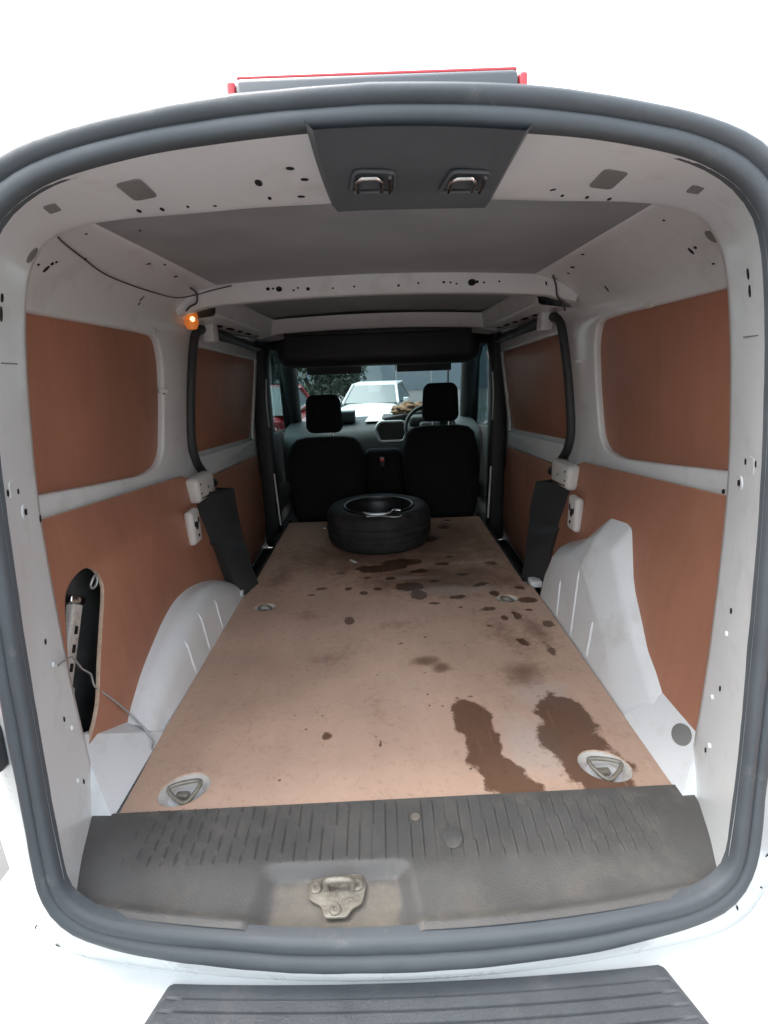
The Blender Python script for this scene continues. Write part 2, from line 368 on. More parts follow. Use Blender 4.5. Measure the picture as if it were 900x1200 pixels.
for k, d in prof:
    loops.append([a.lerp(b, k)+Vector((0, d+.0022*noise.noise(Vector((a.x*5, a.z*5, k*1.5)))+.0012*noise.noise(Vector((a.x*22, a.z*22, k*4))), 0)) for a, b in zip(LI, LO)])
seal = loft('rear_door_seal', loops, M['seal'], VAN, closed=True, smooth=60)

# white frame of the opening: pillars and header in one pressing
IIN = [(.690, .56), (.690, .66), (.692, .80), (.690, 1.0), (.678, 1.28), (.655, 1.48), (.632, 1.62), (.612, 1.70), (.585, 1.752), (.54, 1.785), (.448, 1.803), (.30, 1.810), (.2, 1.815), (.09, 1.817), (0, 1.818)]
FIN = [(.598, .585), (.610, .66), (.614, .80), (.612, .97), (.605, 1.22), (.592, 1.45), (.572, 1.62), (.552, 1.71), (.523, 1.755), (.48, 1.785), (.415, 1.808), (.30, 1.826), (.20, 1.834), (.09, 1.84), (0, 1.842)]
def arch(P, y):
    h = catmull([(x, 0, z) for x, z in P], 6)
    L = [Vector((p.x, (yd(p.x, p.z) if y is None else y), p.z)) for p in h]
    return L+[Vector((-p.x, p.y, p.z)) for p in L[-2::-1]]
A0, A1 = arch(FIN, None), arch(IIN, .97)
A2 = [Vector((p.x*1.0+math.copysign(.006, p.x) if abs(p.x) > .45 else p.x, .986, p.z+(.004 if p.z > 1.76 else 0))) for p in A1]
A3 = [Vector((p.x+(math.copysign(.06, p.x) if abs(p.x) > .3 else p.x*.2), 1.0, p.z+.04 if p.z > 1.7 else p.z)) for p in A1]
A0b = [p+Vector((0, .004, 0)) for p in A0]
Am = [a.lerp(b, .10)+Vector((0, -.002, 0)) for a, b in zip(A0, A1)]
An = [a.lerp(b, .93)+Vector((0, -.004, 0)) for a, b in zip(A0, A1)]
frame = loft('rear_frame', [A0b, Am, [a.lerp(b, .5)+Vector((0, -.006, 0)) for a, b in zip(A0, A1)], An, A1, A2, A3], M['white'], VAN, smooth=70)

# outer skin around the opening, and the shell it belongs to
def outer(P, y, n=90):
    h = half(P, n); L = [Vector((p.x, y(p), p.z)) for p in h]
    return L+[Vector((-p.x, p.y, p.z)) for p in L[-2:0:-1]]
OB = [(0, .475), (.25, .475), (.52, .475), (.70, .48), (.80, .52), (.845, .62), (.855, .80), (.855, 1.0), (.85, 1.22), (.825, 1.45), (.785, 1.65), (.74, 1.76), (.68, 1.82), (.6, 1.855), (.48, 1.88), (.32, 1.9), (.18, 1.905), (0, 1.908)]
ob = outer(OB, lambda p: yd(p.x, p.z)+.015+.10*min(1, max(0, (abs(p.x)-.6)/.25))**2+.05*min(1, max(0, (p.z-1.6)/.2)))
lo = [p+Vector((0, .014, 0)) for p in LO]
lm = [a.lerp(b, .5)+Vector((0, -.010, 0)) for a, b in zip(lo, ob)]
SH = [(0, .22), (.25, .22), (.52, .22), (.75, .22), (.84, .26), (.88, .45), (.89, .80), (.888, 1.0), (.875, 1.22), (.85, 1.45), (.80, 1.68), (.755, 1.79), (.70, 1.845), (.6, 1.88), (.48, 1.9), (.32, 1.918), (.18, 1.925), (0, 1.928)]
sh = outer(SH, lambda p: .92); sh2 = outer(SH, lambda p: 3.45)
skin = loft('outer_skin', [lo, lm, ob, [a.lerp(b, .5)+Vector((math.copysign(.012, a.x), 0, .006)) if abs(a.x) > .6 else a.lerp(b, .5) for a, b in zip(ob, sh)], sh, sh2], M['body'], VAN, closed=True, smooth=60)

# ------------------------------------------------------------------ roof
vs = []; fs = []; nx = 14; ys = [.99, 1.3, 1.6, 1.9, 2.2, 2.6, 3.0, 3.4, 3.95]
def zc(x, y): return 1.858-.018*(x/.54)**2
for y in ys:
    for i in range(nx+1):
        x = -.60+1.2*i/nx; vs.append((x, y, zc(x, y)))
for j in range(len(ys)-1):
    for i in range(nx): a = j*(nx+1)+i; fs.append((a, a+1, a+nx+2, a+nx+1))
ceil = mesh('roof_lining_skin', vs, fs, M['ceil'], VAN, 60)
def bow(name, y, zb, dep, drop, half_w, m):
    loops = []; n = 28
    for dy, dz in [(-.045, .075), (-.035, .012), (-.022, 0), (.022, 0), (.035, .012), (.05, .075)]:
        L = []
        for i in range(n+1):
            x = -half_w+2*half_w*i/n; t = abs(x)/half_w
            L.append(Vector((x, y+dy*dep, zb-drop*t*t-.018*max(0, t-.85)/.15+dz*(1 if dz < .05 else 1.0))))
        loops.append(L)
    return loft(name, loops, m, VAN, smooth=40)
bow1 = bow('roof_bow', 1.95, 1.797, 1, .030, .70, M['white'])
bow2 = bow('roof_bow', 3.12, 1.768, 1, .022, .68, M['white'])

# ------------------------------------------------------------------ side walls
SIDES = {}
for s in (-1, 1):
    upper = [(.985, 1.245, 0), (1.126, 1.232, 0), (1.94, 1.16, .05), (2.08, 1.105, .03), (2.30, 1.075, .03), (2.17, 1.19, .08), (2.105, 1.30, .08), (2.105, 1.47, .1), (2.145, 1.66, .06), (2.20, 1.735, .05), (2.36, 1.765, .02), (2.36, 1.84, 0), (.985, 1.84, 0)]
    win = [(1.02, 1.31, .03), (1.40, 1.262, 0), (1.70, 1.228, .10), (1.845, 1.25, .10), (1.872, 1.45, .2), (1.872, 1.60, .07), (1.84, 1.675, .06), (1.70, 1.682, .05), (1.02, 1.69, .03)]
    sw = plate('side_wall_pressing', side(s, lambda z: xw(z)+.012), rounded(upper, .02), M['white'], VAN, holes=[rounded(win, .05)], thick=.03, bev=.009, cutv=ZC, smooth=50)
    up = plate('upper_ply_panel', side(s, lambda z: xw(z)+.024), [(.99, 1.20), (1.93, 1.17), (1.93, 1.73), (.99, 1.73)], M['ply'], VAN, thick=.008, bev=.001, cutv=ZC[:4])
    holes = []
    if s < 0:
        holes = [[Vector(p) for p in [(1.0, .715), (1.035, .727), (1.07, .75), (1.105, .785), (1.146, .848), (1.205, .93), (1.248, .99), (1.262, 1.02), (1.255, 1.055), (1.235, 1.078), (1.205, 1.088), (1.165, 1.085), (1.125, 1.07), (1.10, 1.04), (1.06, .95), (1.02, .85), (1.0, .78)]]]
        holes[0] = [Vector((p.x, p.y)) for p in catmull([(p[0], p[1], 0) for p in holes[0]], 3, True)]
    low = [(.985, .56), (.985, 1.252), (1.126, 1.242), (1.94, 1.172), (2.08, 1.118), (2.09, 1.05), (2.12, .80), (2.14, .56)]
    lp = plate('lower_ply_panel', side(s, lambda z: xp(z)+.006), low, M['ply'], VAN, holes=holes, thick=.011, bev=.001, edge=M['plyedge'])
    SIDES[s] = (sw, up, lp)
    # white sloped floor return between plywood floor, wall and D pillar
    if s < 0: q = [(-.627, .915, .603), (-.627, 1.20, .603), (-.725, 1.165, .672), (-.735, 1.02, .745), (-.735, .95, .745), (-.68, .915, .60)]
    else: q = [(.639, .915, .603), (.640, 1.20, .603), (.725, 1.15, .722), (.735, 1.02, .735), (.735, .95, .735), (.69, .915, .60)]
    bm = bmesh.new(); v = [bm.verts.new(p) for p in q]; bm.faces.new(v)
    bmesh.ops.triangulate(bm, faces=bm.faces[:])
    from_bm('floor_return', bm, M['white'], VAN, 0)
    # cavity backing behind the lining
    box('cavity_pad', (.01, 1.1, 1.0), (s*.845, 1.55, 1.0), M['greycav'] if s > 0 else M['pocket'], VAN, bev=.003)

# wheel arches
def arch_left():
    st = [(1.17, .664), (1.20, .684), (1.245, .708), (1.295, .732), (1.35, .752), (1.403, .768), (1.48, .79), (1.566, .806), (1.64, .81), (1.723, .802), (1.82, .782), (1.928, .75), (2.02, .712), (2.09, .672), (2.13, .64)]
    loops = []
    for k in range(15):
        L = []
        for y, hw in st:
            zi = max(.60, hw-.045)
            if k < 4:
                t = k/4; L.append(Vector((-(.628+.012*t), y, .592+(zi-.05-.592)*t if zi > .66 else .592+(zi-.6)*.3*t)))
            elif k < 12:
                a = (k-4)/7*math.pi/2; z0 = (zi-.05 if zi > .66 else .592+(zi-.6)*.3)
                L.append(Vector((-(.640+.075*(1-math.cos(a))), y, z0+(hw-.008-z0)*math.sin(a))))
            else:
                t = (k-11)/3; L.append(Vector((-(.715+.03*t), y, hw-.008+.016*t)))
        loops.append(L)
    loops = [catmull(L, 4) for L in loops]
    return loft('wheel_arch', loops, M['white'], VAN, smooth=55)
aL = arch_left()
def arch_right():
    F = [(.645, 1.985, .592), (.645, 1.90, .592), (.645, 1.75, .592), (.645, 1.60, .592), (.645, 1.48, .592), (.645, 1.36, .592), (.645, 1.26, .592), (.645, 1.17, .592), (.645, 1.08, .585)]
    T = [(.650, 1.95, .70), (.650, 1.874, .815), (.652, 1.74, .865), (.655, 1.60, .885), (.658, 1.49, .80), (.660, 1.38, .715), (.662, 1.28, .65), (.662, 1.19, .605), (.662, 1.08, .590)]
    U = [(.70, 2.03, .73), (.69, 1.90, .845), (.69, 1.74, .905), (.698, 1.59, 1.0), (.70, 1.49, .98), (.695, 1.385, .855), (.695, 1.265, .75), (.69, 1.17, .685), (.69, 1.08, .64)]
    Wl = [(.735, 2.09, .74), (.735, 1.93, .852), (.752, 1.71, .955), (.768, 1.634, 1.055), (.770, 1.482, 1.075), (.752, 1.386, .90), (.738, 1.257, .782), (.728, 1.15, .722), (.735, 1.08, .68)]
    def sub(P): return [Vector(p) for p in P]
    rows = [sub(F), sub(T), sub(U), sub(Wl)]
    bm = bmesh.new(); V = [[bm.verts.new(p) for p in r] for r in rows]
    for i in range(3):
        for j in range(8): bm.faces.new((V[i][j], V[i][j+1], V[i+1][j+1], V[i+1][j]))
    front = [V[i][0] for i in range(4)]; bm.faces.new(front+[bm.verts.new((.735, 2.09, .592))])
    bmesh.ops.recalc_face_normals(bm, faces=bm.faces)
    es = [e for e in bm.edges if len(e.link_faces) == 2 and e.calc_face_angle(0) > R(12)]
    bmesh.ops.bevel(bm, geom=es, offset=.012, segments=4, affect='EDGES', profile=.5)
    return from_bm('wheel_arch', bm, M['white'], VAN, 40)
aR = arch_right()
aR['label'] = 'tall white arch cover with raised filler neck shroud'
for s, a, rows in ((-1, aL, [(1.47, .612, .735), (1.61, .612, .76), (1.765, .612, .735)]), (1, aR, [(1.48, .61, .745), (1.622, .61, .865), (1.77, .61, .765)])):
    T = hitter(a)
    for y, z0, z1 in rows:
        pts = []
        for i in range(9):
            z = z0+(z1-z0)*i/8
            h, n, *_ = T.ray_cast(Vector((0, y, z)), Vector((s, 0, 0)))
            if h: pts.append(h+Vector((0, (z-z0)*-.05, 0)))
        tube('pressed_rib', pts, [.001]+[.0045]*(len(pts)-2)+[.001], M['white'], a, 8)

# sliding doors, C pillar trim, seals, step wells, rails
CT = {}
for s in (-1, 1):
    door = empty('sliding_door', (s*.82, 2.8, .38)); door.parent = VAN; door.location = Vector((s*.82, 2.8, .38))-wloc(VAN)
    plate('inner_panel', side(s, lambda z: xd(z)+.02), rounded([(2.06, .36), (3.42, .36), (3.42, 1.74), (2.06, 1.74)], .04), M['white'], door, thick=.02, bev=.004, cutv=[.8, 1.2, 1.5])
    plate('upper_ply_panel', side(s, lambda z: xd(z)), rounded([(2.14, 1.225, .12), (3.14, 1.16, .05), (3.20, 1.20, .03), (3.27, 1.60, .03), (3.20, 1.615, .02), (2.24, 1.655, .06), (2.12, 1.60, .1)], .03), M['ply'], door, thick=.010, bev=.0015, edge=M['plyedge'], cutv=[1.2, 1.4])
    plate('lower_ply_panel', side(s, lambda z: xd(z)), rounded([(2.10, .42), (2.80, .42, .05), (3.36, .44, .25), (3.36, .85, .1), (3.28, 1.03, .05), (2.30, 1.085, .04), (2.10, 1.0, .04)], .03), M['ply'], door, thick=.010, bev=.0015, edge=M['plyedge'])
    # belt band of the door
    plate('belt_band', side(s, lambda z: xd(z)-.004), rounded([(2.12, 1.10), (3.25, 1.045), (3.25, 1.13), (2.12, 1.205)], .012), M['white'], door, thick=.014, bev=.004)
    plate('window_frame_strip', side(s, lambda z: xd(z)-.006), rounded([(3.225, 1.14), (3.262, 1.14), (3.318, 1.62), (3.275, 1.62)], .012), M['white'], door, thick=.014, bev=.004, cutv=[1.2, 1.4])
    # top band (frame above the upper ply)
    plate('top_band', side(s, lambda z: xd(z)-.004), rounded([(2.18, 1.66), (3.30, 1.615), (3.30, 1.71), (2.18, 1.72)], .012), M['white'], door, thick=.014, bev=.004)
    # door aperture seal
    P = [(3.25, 1.685), (2.9, 1.70), (2.6, 1.712), (2.36, 1.724), (2.24, 1.725), (2.175, 1.70), (2.14, 1.63), (2.112, 1.50), (2.10, 1.37), (2.103, 1.28), (2.13, 1.205), (2.19, 1.145), (2.26, 1.095), (2.33, 1.06)]
    tube('door_aperture_seal', catmull([(s*(xw(z)-.012), y, z) for y, z in P], 6), .020, M['trim'], VAN, 12)
    # step well
    box('step_well', (.22, 1.16, .02), (s*.735, 2.74, .375), M['black'], VAN, bev=.006)
    box('step_riser', (.014, 1.16, .21), (s*.632, 2.74, .485), M['black'], VAN, bev=.004)
    # cant rail with slots over the door
    n = 20; loops = []
    for dx, dz in [(-.085, .085), (-.07, .008), (-.06, 0), (.055, -.014), (.066, -.008), (.07, .03)]:
        loops.append([Vector((s*(.665+dx+.012*math.sin(math.pi*i/n)), 2.02+1.42*i/n, 1.752-.012*(i/n)**2+dz)) for i in range(n+1)])
    rail = loft('cant_rail', loops, M['white'], VAN, smooth=40)
    for k in range(6):
        y = 2.32+.17*k; bm = bmesh.new(); rbox(bm, (.018, .075 if k % 2 else .045, .006), bev=.002)
        from_bm('rail_slot', bm, M['hole'], rail, loc=(s*(.662+.012), y, 1.740))
    tube('door_track', [(s*.735, 2.34, 1.716), (s*.738, 2.8, 1.706), (s*.735, 3.35, 1.69)], .02, M['trim'], VAN, 10)
    bm = bmesh.new(); rbox(bm, (.05, .075, .085), bev=.010); from_bm('track_bracket', bm, M['white'], VAN, loc=(s*.700, 2.27, 1.716))
    # C pillar lower trim, dark plastic
    if s < 0: Lp = [(231, 578), (236, 612), (243, 636), (256, 641), (266, 662), (276, 685), (286, 706)]; Rp = [(274, 572), (280, 606), (286, 632), (290, 645), (295, 662), (301, 678), (306, 692)]
    else: Lp = [(672, 566), (667, 596), (663, 616), (652, 622), (646, 640), (643, 664), (637, 686)]; Rp = [(628, 564), (622, 590), (620, 612), (618, 628), (616, 645), (613, 664), (610, 680)]
    def plane_y(px, py, y): d = ray(px, py); return CAM+d*((y-CAM.y)/d.y)
    Ls = [plane_y(*p, 1.99+.10*i/6) for i, p in enumerate(Lp)]; Rs = [plane_y(*p, 2.26-.07*i/6) for i, p in enumerate(Rp)]
    Ls = catmull(Ls, 3); Rs = catmull(Rs, 3)
    loops = [[a+Vector((s*.06, .02, 0)) for a in Ls], [a+Vector((s*.006, .001, 0)) for a in Ls], Ls, [a.lerp(b, .5)+Vector((-s*.012, -.004, 0)) for a, b in zip(Ls, Rs)], Rs, [b+Vector((s*.012, .006, 0)) for b in Rs], [b+Vector((s*.09, .03, 0)) for b in Rs]]
    ct = loft('pillar_trim', loops, M['trim'], VAN, smooth=50); CT[s] = ct
    # white corner filler under the trim
    box('sill_corner', (.05, .06, .03), (s*.66, 2.10, .607), M['white'], VAN, bev=.006)
    # striker cover (rounded white box) and latch plate
    st = box('striker_cover', (.06, .20, .10), (s*.748, 2.05, 1.105), M['white_plastic'], VAN, bev=.02, seg=4)
    for dy, dz in ((-.075, .025), (-.075, -.012), (.01, -.003)):
        bm = bmesh.new(); patch_bm(bm, Vector((0, 0, 0)), Vector((-s, 0, 0)), oval(.006, .004)); from_bm('screw_hole', bm, M['hole'], st, 0, loc=(s*.718, 2.05+dy, 1.105+dz))
    tube('cover_seam', [(s*.719, 1.97, 1.074), (s*.719, 2.10, 1.064), (s*.727, 2.138, 1.08)], .003, M['hole'], st, 6)
    lp = box('latch_plate', (.035, .085, .135), (s*.735, 1.885, .985), M['white_plastic'], VAN, bev=.015, seg=4)
    for dy, dz, a, b in ((-.004, .005, .012, .017), (.016, .022, .006, .014), (-.022, .015, .006, .012), (.004, -.035, .007, .007)):
        bm = bmesh.new(); patch_bm(bm, Vector((0, 0, 0)), Vector((-s, 0, 0)), oval(a, b)); from_bm('latch_slot', bm, M['hole'], lp, 0, loc=(s*.7172, 1.885+dy, .985+dz))
    # B pillar in black plastic with weather strips, the lower one's glint painted white
    bm = bmesh.new(); rbox(bm, (.11, .12, 1.40), bev=.03); from_bm('pillar_cover', bm, M['black'], VAN, loc=(s*.765, 3.40, 1.07))
    tube('weather_strip', catmull([(s*.712, 3.31, .90), (s*.705, 3.305, .72), (s*.698, 3.30, .55)], 5), .006, M['white'], VAN, 8)
    tube('weather_strip', catmull([(s*.712, 3.33, 1.5), (s*.722, 3.33, 1.36), (s*.72, 3.335, 1.20)], 5), .005, M['silver'], VAN, 8)

# ------------------------------------------------------------------ plywood floor with stains and tie-down dishes
RINGS = [(-.495, .992, .060, .048, .5), (.512, 1.02, .062, .050, -.45), (-.508, 1.945, .045, .036, 0), (.50, 1.95, .045, .036, 0)]
def ell(cx, cy, a, b, ang, n=22): return [Vector((cx+x, cy+y)) for x, y in oval(a, b, n, ang)]
fl_out = rounded([(-.618, .924, .004), (.640, .952, .004), (.640, 1.2, 0), (.640, 2.05, .01), (.612, 2.12, .01), (.612, 3.16, .01), (-.612, 3.16, .01), (-.612, 2.12, .01), (-.628, 2.05, .01), (-.628, 1.2, 0)], .004)
bm = plate_bm(fl_out, [ell(*r) for r in RINGS], .012, .0015, cutu=[-.6+.015*i for i in range(82)], cutv=[.97+.018*i for i in range(120)])
bm.normal_update()
for f in bm.faces:
    if abs(f.normal.z) < .35: f.material_index = 1
for v in bm.verts:
    v.co.z += .6
floor = from_bm('plywood_floor', bm, [M['floorply'], M['plyedge']], VAN, 30)
WET = [(.225, 1.20, .056, .105, .12, 1), (.235, 1.09, .05, .10, -.15, 1), (.262, 1.0, .052, .07, 0, 1), (.29, .95, .06, .05, 0, .9),
       (.485, 1.20, .072, .11, .25, 1), (.465, 1.10, .085, .10, 0, 1), (.49, 1.01, .085, .08, 0, 1),
       (-.02, 2.33, .13, .05, .1, 1), (.08, 2.40, .10, .05, 0, 1), (.16, 2.28, .07, .03, .2, .8), (.10, 2.10, .065, .05, 0, 1), (.135, 2.02, .04, .06, 0, .9),
       (-.17, 2.10, .022, .018, 0, .95), (-.10, 2.05, .02, .025, .3, .95), (-.04, 2.09, .025, .018, 0, .9), (-.29, 2.11, .03, .02, .2, .85), (-.33, 2.05, .02, .015, 0, .85), (-.15, 1.80, .022, .035, .2, 1),
       (.42, 2.10, .045, .02, .4, .95), (.46, 2.00, .025, .035, 0, .9), (.30, 1.98, .05, .025, .1, .8), (.58, 1.93, .045, .03, 0, 1), (.20, 1.93, .04, .02, 0, .75),
       (.25, 2.75, .09, .06, .2, .85), (.36, 2.95, .06, .05, 0, .8), (.33, 2.45, .08, .04, 0, .6), (.02, 2.20, .03, .02, 0, .9), (-.08, 2.22, .035, .016, .2, .8), (.22, 2.15, .05, .02, 0, .8), (.36, 2.22, .06, .025, .1, .75), (.50, 1.80, .03, .06, .2, .75), (.55, 1.55, .03, .07, .2, .7), (.40, 1.86, .05, .03, 0, .75), (.47, 1.60, .025, .04, .5, .8), (.38, 1.72, .03, .02, .2, .75), (.56, 1.84, .03, .02, 0, .8), (.45, 1.78, .02, .03, 0, .8), (.30, 1.88, .03, .02, 0, .7), (.58, 2.05, .03, .03, 0, .8), (.28, 2.36, .05, .03, 0, .8), (-.22, 2.28, .04, .02, 0, .75), (.60, 1.72, .03, .04, 0, .8), (-.42, 1.9, .03, .015, 0, .65), (.04, 1.62, .012, .012, 0, .85), (.13, 1.66, .010, .014, 0, .8), (-.02, 1.32, .02, .012, 0, .65), (-.03, 1.12, .009, .022, .1, .8), (.52, 2.35, .06, .04, 0, .7), (-.175, 1.105, .014, .05, .05, .62), (-.175, 1.155, .022, .025, 0, .72)]
GRIME = [(.42, 1.65, .10, .26, .3, .55), (.54, 1.70, .08, .2, .2, .6), (.25, 2.2, .40, .22, 0, .85), (-.2, 1.55, .22, .14, .3, .45), (-.32, 1.86, .1, .06, 0, .6), (.12, 1.50, .05, .03, 0, .95), (.17, 1.46, .035, .03, 0, .9),
         (-.1, 2.55, .55, .35, 0, .75), (.3, 2.7, .35, .4, 0, .9), (-.38, 1.15, .12, .10, 0, .4), (-.05, 1.25, .12, .12, 0, .4), (.42, 1.42, .1, .08, .5, .7), (-.5, 2.3, .1, .3, 0, .6), (.03, 1.75, .2, .1, .2, .5)]
DUST = [(.36, 1.10, .10, .16, 0, .9), (.05, 1.35, .4, .3, .2, .55), (-.35, 1.6, .2, .25, 0, .5), (.3, 2.05, .35, .08, 0, .8), (.45, 1.3, .15, .12, .3, .75), (.1, 2.2, .3, .05, 0, .7)]
def field(x, y, L):
    r = 0
    for cx, cy, a, b, ang, st in L:
        dx, dy = x-cx, y-cy; c, q = math.cos(ang), math.sin(ang); u = (dx*c+dy*q)/a; v = (-dx*q+dy*c)/b
        d = math.sqrt(u*u+v*v); r = max(r, st*max(0, 1-.5*d))
    return r
me = floor.data
for nm, L in (('wet', WET), ('grime', GRIME), ('dust', DUST)):
    at = me.attributes.new(nm, 'FLOAT', 'POINT')
    at.data.foreach_set('value', [field(v.co.x, v.co.y, L) for v in me.vertices])
box('floor_pan', (1.28, 2.26, .02), (0, 2.03, .575), M['white'], VAN, bev=.003)
for i, (cx, cy, a, b, ang) in enumerate(RINGS):
    bm = bmesh.new(); lathe_bm(bm, [(1.04, .0), (1.0, -.003), (.9, -.014), (.6, -.02), (0, -.021)], 28)
    for v in bm.verts: v.co = Vector((v.co.x*a, v.co.y*b, v.co.z)); v.co.rotate(Matrix.Rotation(ang, 3, 'Z'))
    d = from_bm('tie_down_dish', bm, M['dish'], VAN, 60, loc=(cx, cy, .604))
    bm = bmesh.new(); rr = b*.72
    pts = [(rr*math.cos(t)*.95, rr*math.sin(t), .014*math.sin(t*.5)) for t in [2*math.pi*k/24 for k in range(24)]]
    if i < 2: pts = catmull([(-rr*1.0, rr*.25, .018), (rr*1.0, rr*.25, .020), (rr*.55, -rr*.7, .010), (-rr*.1, -rr*.95, .006)], 6, True)
    tube_bm(bm, pts, .0052, 10, True)
    if ang: bmesh.ops.rotate(bm, cent=(0, 0, 0), matrix=Matrix.Rotation(ang*.5, 3, 'Z'), verts=bm.verts)
    from_bm('lashing_ring', bm, M['zinc'], d, 60, loc=(cx, cy, .592))
    bm = bmesh.new(); rbox(bm, (rr*.9, rr*.5, .016), bev=.005); from_bm('ring_anchor', bm, M['zinc'], d, loc=(cx-.004, cy-.004, .590))

# ------------------------------------------------------------------ sill cover: ribbed plastic with latch recess
def smooth(a, b, x): t = min(1, max(0, (x-a)/(b-a))); return t*t*(3-2*t)
nx, ny = 420, 60
def sill_pt(u, v):
    yb = .938+.014*(u*2-1); t = v
    e = .648+.026*t
    x = (u*2-1)*e
    yf = yd(x, .6)+.004
    y = yf+(yb-yf)*t
    fade = smooth(.62, .5, abs(x)) if abs(x) > .5 else 1
    zf = .599; k = smooth(.70, .795, y-.05*(x/.62)**2*.6)
    z = zf+.010*k
    zone = smooth(.785, .80, y)*smooth(.936, .925, y)
    sp = .0265; ph = (x/sp) % 1.0
    rib = 1 if .12 < ph < .2 else (-.8 if .2 <= ph < .32 else 0)
    z += .0022*rib*zone*fade
    # recess for the lock striker
    wd = .012*smooth(.78, .68, y); rx = smooth(-.272-wd, -.228-wd, x)*smooth(.036+wd, -.008+wd, x); top = .795; ry = smooth(top, top-.030, y)
    flare = 1
    z -= .020*rx*ry*flare
    # smooth raised front bead
    z += .004*math.exp(-((y-yf-.012)/.008)**2)*(1-rx*.7)
    return (x, y, z)
vs = [sill_pt(i/nx, j/ny) for j in range(ny+1) for i in range(nx+1)]
fs = [(j*(nx+1)+i, j*(nx+1)+i+1, (j+1)*(nx+1)+i+1, (j+1)*(nx+1)+i) for j in range(ny) for i in range(nx)]
M['sill'] = mat('faded_sill_plastic', (.088, .087, .083), .5, var=.14, vscale=7, bump=.25, bscale=380, dirt=(.15, .138, .118), dscale=9, dlo=.5, dhi=.8)
sill = mesh('sill_cover', vs, fs, M['sill'], VAN, 50)
at = sill.data.attributes.new('grime', 'FLOAT', 'POINT')
def sg(v):
    x, y = v.co.x, v.co.y; r = smooth(-.27, -.22, x)*smooth(.03, -.01, x)*smooth(.79, .75, y)
    f = math.exp(-((y-yd(x, .6)-.022)/.014)**2)*(.5 if x < .25 else .25)
    return max(.8*r, f, .48*smooth(.80, .93, y), .30)
at.data.foreach_set('value', [sg(v) for v in sill.data.vertices])
nt = M['sill'].node_tree; nn, ll = nt.nodes, nt.links; pb = nn['Principled BSDF']; src = pb.inputs['Base Color'].links[0].from_socket
an = nn.new('ShaderNodeAttribute'); an.attribute_name = 'grime'; tcn = nn.new('ShaderNodeTexCoord'); q1 = nn.new('ShaderNodeTexNoise'); q1.inputs['Scale'].default_value = 24; q1.inputs['Detail'].default_value = 8; q1.inputs['Roughness'].default_value = .7
ll.new(tcn.outputs['Object'], q1.inputs['Vector']); ad = nn.new('ShaderNodeMath'); ad.operation = 'ADD'; ll.new(an.outputs['Fac'], ad.inputs[0]); ll.new(q1.outputs[0], ad.inputs[1])
k1 = nn.new('ShaderNodeMapRange'); k1.inputs[1].default_value = .95; k1.inputs[2].default_value = 1.45; k1.inputs[4].default_value = .9; ll.new(ad.outputs[0], k1.inputs[0])
mxs = nn.new('ShaderNodeMix'); mxs.data_type = 'RGBA'; mxs.inputs[7].default_value = (.20, .18, .145, 1); ll.new(k1.outputs[0], mxs.inputs[0]); ll.new(src, mxs.inputs[6]); ll.new(mxs.outputs[2], pb.inputs['Base Color'])
box('sill_under', (1.02, .22, .03), (0, .80, .555), M['black'], VAN, bev=.004)
# back edge step and pad on the ribs
bm = bmesh.new(); lathe_bm(bm, [(.021, 0), (.020, .0025), (.017, .003), (.0, .003)], 28)
for v in bm.verts: v.co.y *= 1.25
from_bm('plug_cap', bm, M['sill'], sill, 40, loc=(.118, .835, .611))
bm = bmesh.new(); lathe_bm(bm, [(.010, 0), (.010, .003), (.005, .004), (0, .002)], 16); from_bm('sill_screw', bm, M['zinc'], sill, 40, loc=(.045, .885, .611))
# striker plate in the recess
sk = empty('door_striker', (-.115, .735, .585)); sk.parent = VAN; sk.location = Vector((-.115, .735, .585))-wloc(VAN)
pl = rounded([(-.065, .035), (-.02, .045), (.055, .048), (.066, .02), (.058, -.02), (.036, -.030), (.026, -.048), (-.022, -.048), (-.032, -.022), (-.062, -.006)], .008)
plate('striker_plate', lambda u, v, w: (-.115+u*.85, .735+v*.85, .591+w), pl, M['zinc'], sk, thick=.006, bev=.0015)
tube('striker_loop', catmull([(-.135, .745, .588), (-.135, .745, .612), (-.125, .742, .622), (-.095, .742, .622), (-.085, .745, .612), (-.085, .745, .588)], 5), .006, M['zinc'], sk, 10)
for dx, dy in ((-.040, .013), (.040, .016), (0, -.028)):
    bm = bmesh.new(); lathe_bm(bm, [(.011, 0), (.011, .003), (.008, .006), (.004, .006), (.003, .003), (0, .003)], 16); from_bm('striker_bolt', bm, M['zinc'], sk, 40, loc=(-.115+dx, .735+dy, .594))
# ------------------------------------------------------------------ header trim with two lock apertures
def hdr(x, t):
    A = sorted(zip(A0, A1), key=lambda p: p[0].x); A = [p for p in A if abs(p[0].x) < .4 and p[0].z > 1.7]
    for (a, b), (c, d) in zip(A, A[1:]):
        if a.x <= x <= c.x:
            k = (x-a.x)/(c.x-a.x); p = a.lerp(c, k); q = b.lerp(d, k)
            return Vector((x, p.y+(q.y-p.y)*t, p.z+(q.z-p.z)*t))
nu, nv = 26, 10
vs = []
for j in range(nv+1):
    t = -.12+1.15*j/nv
    for i in range(nu+1):
        f = i/nu; xa = -.082+.010*max(0, t)**2; xb = .204-.004*t; x = xa+(xb-xa)*f
        e = min(1, min(i, nu-i)/1.0)
        p = hdr(x, t); vs.append(p-Vector((0, 0, .0105 if 0 < i < nu else -.002)))
for i in range(nu+1): vs.append(vs[nv*(nu+1)+i]+Vector((0, .004, .028)))
fs = [(j*(nu+1)+i, j*(nu+1)+i+1, (j+1)*(nu+1)+i+1, (j+1)*(nu+1)+i) for j in range(nv+1) for i in range(nu)]
ht = mesh('header_trim', vs, fs, M['header_trim'], VAN, 30)
TT = hitter(ht)
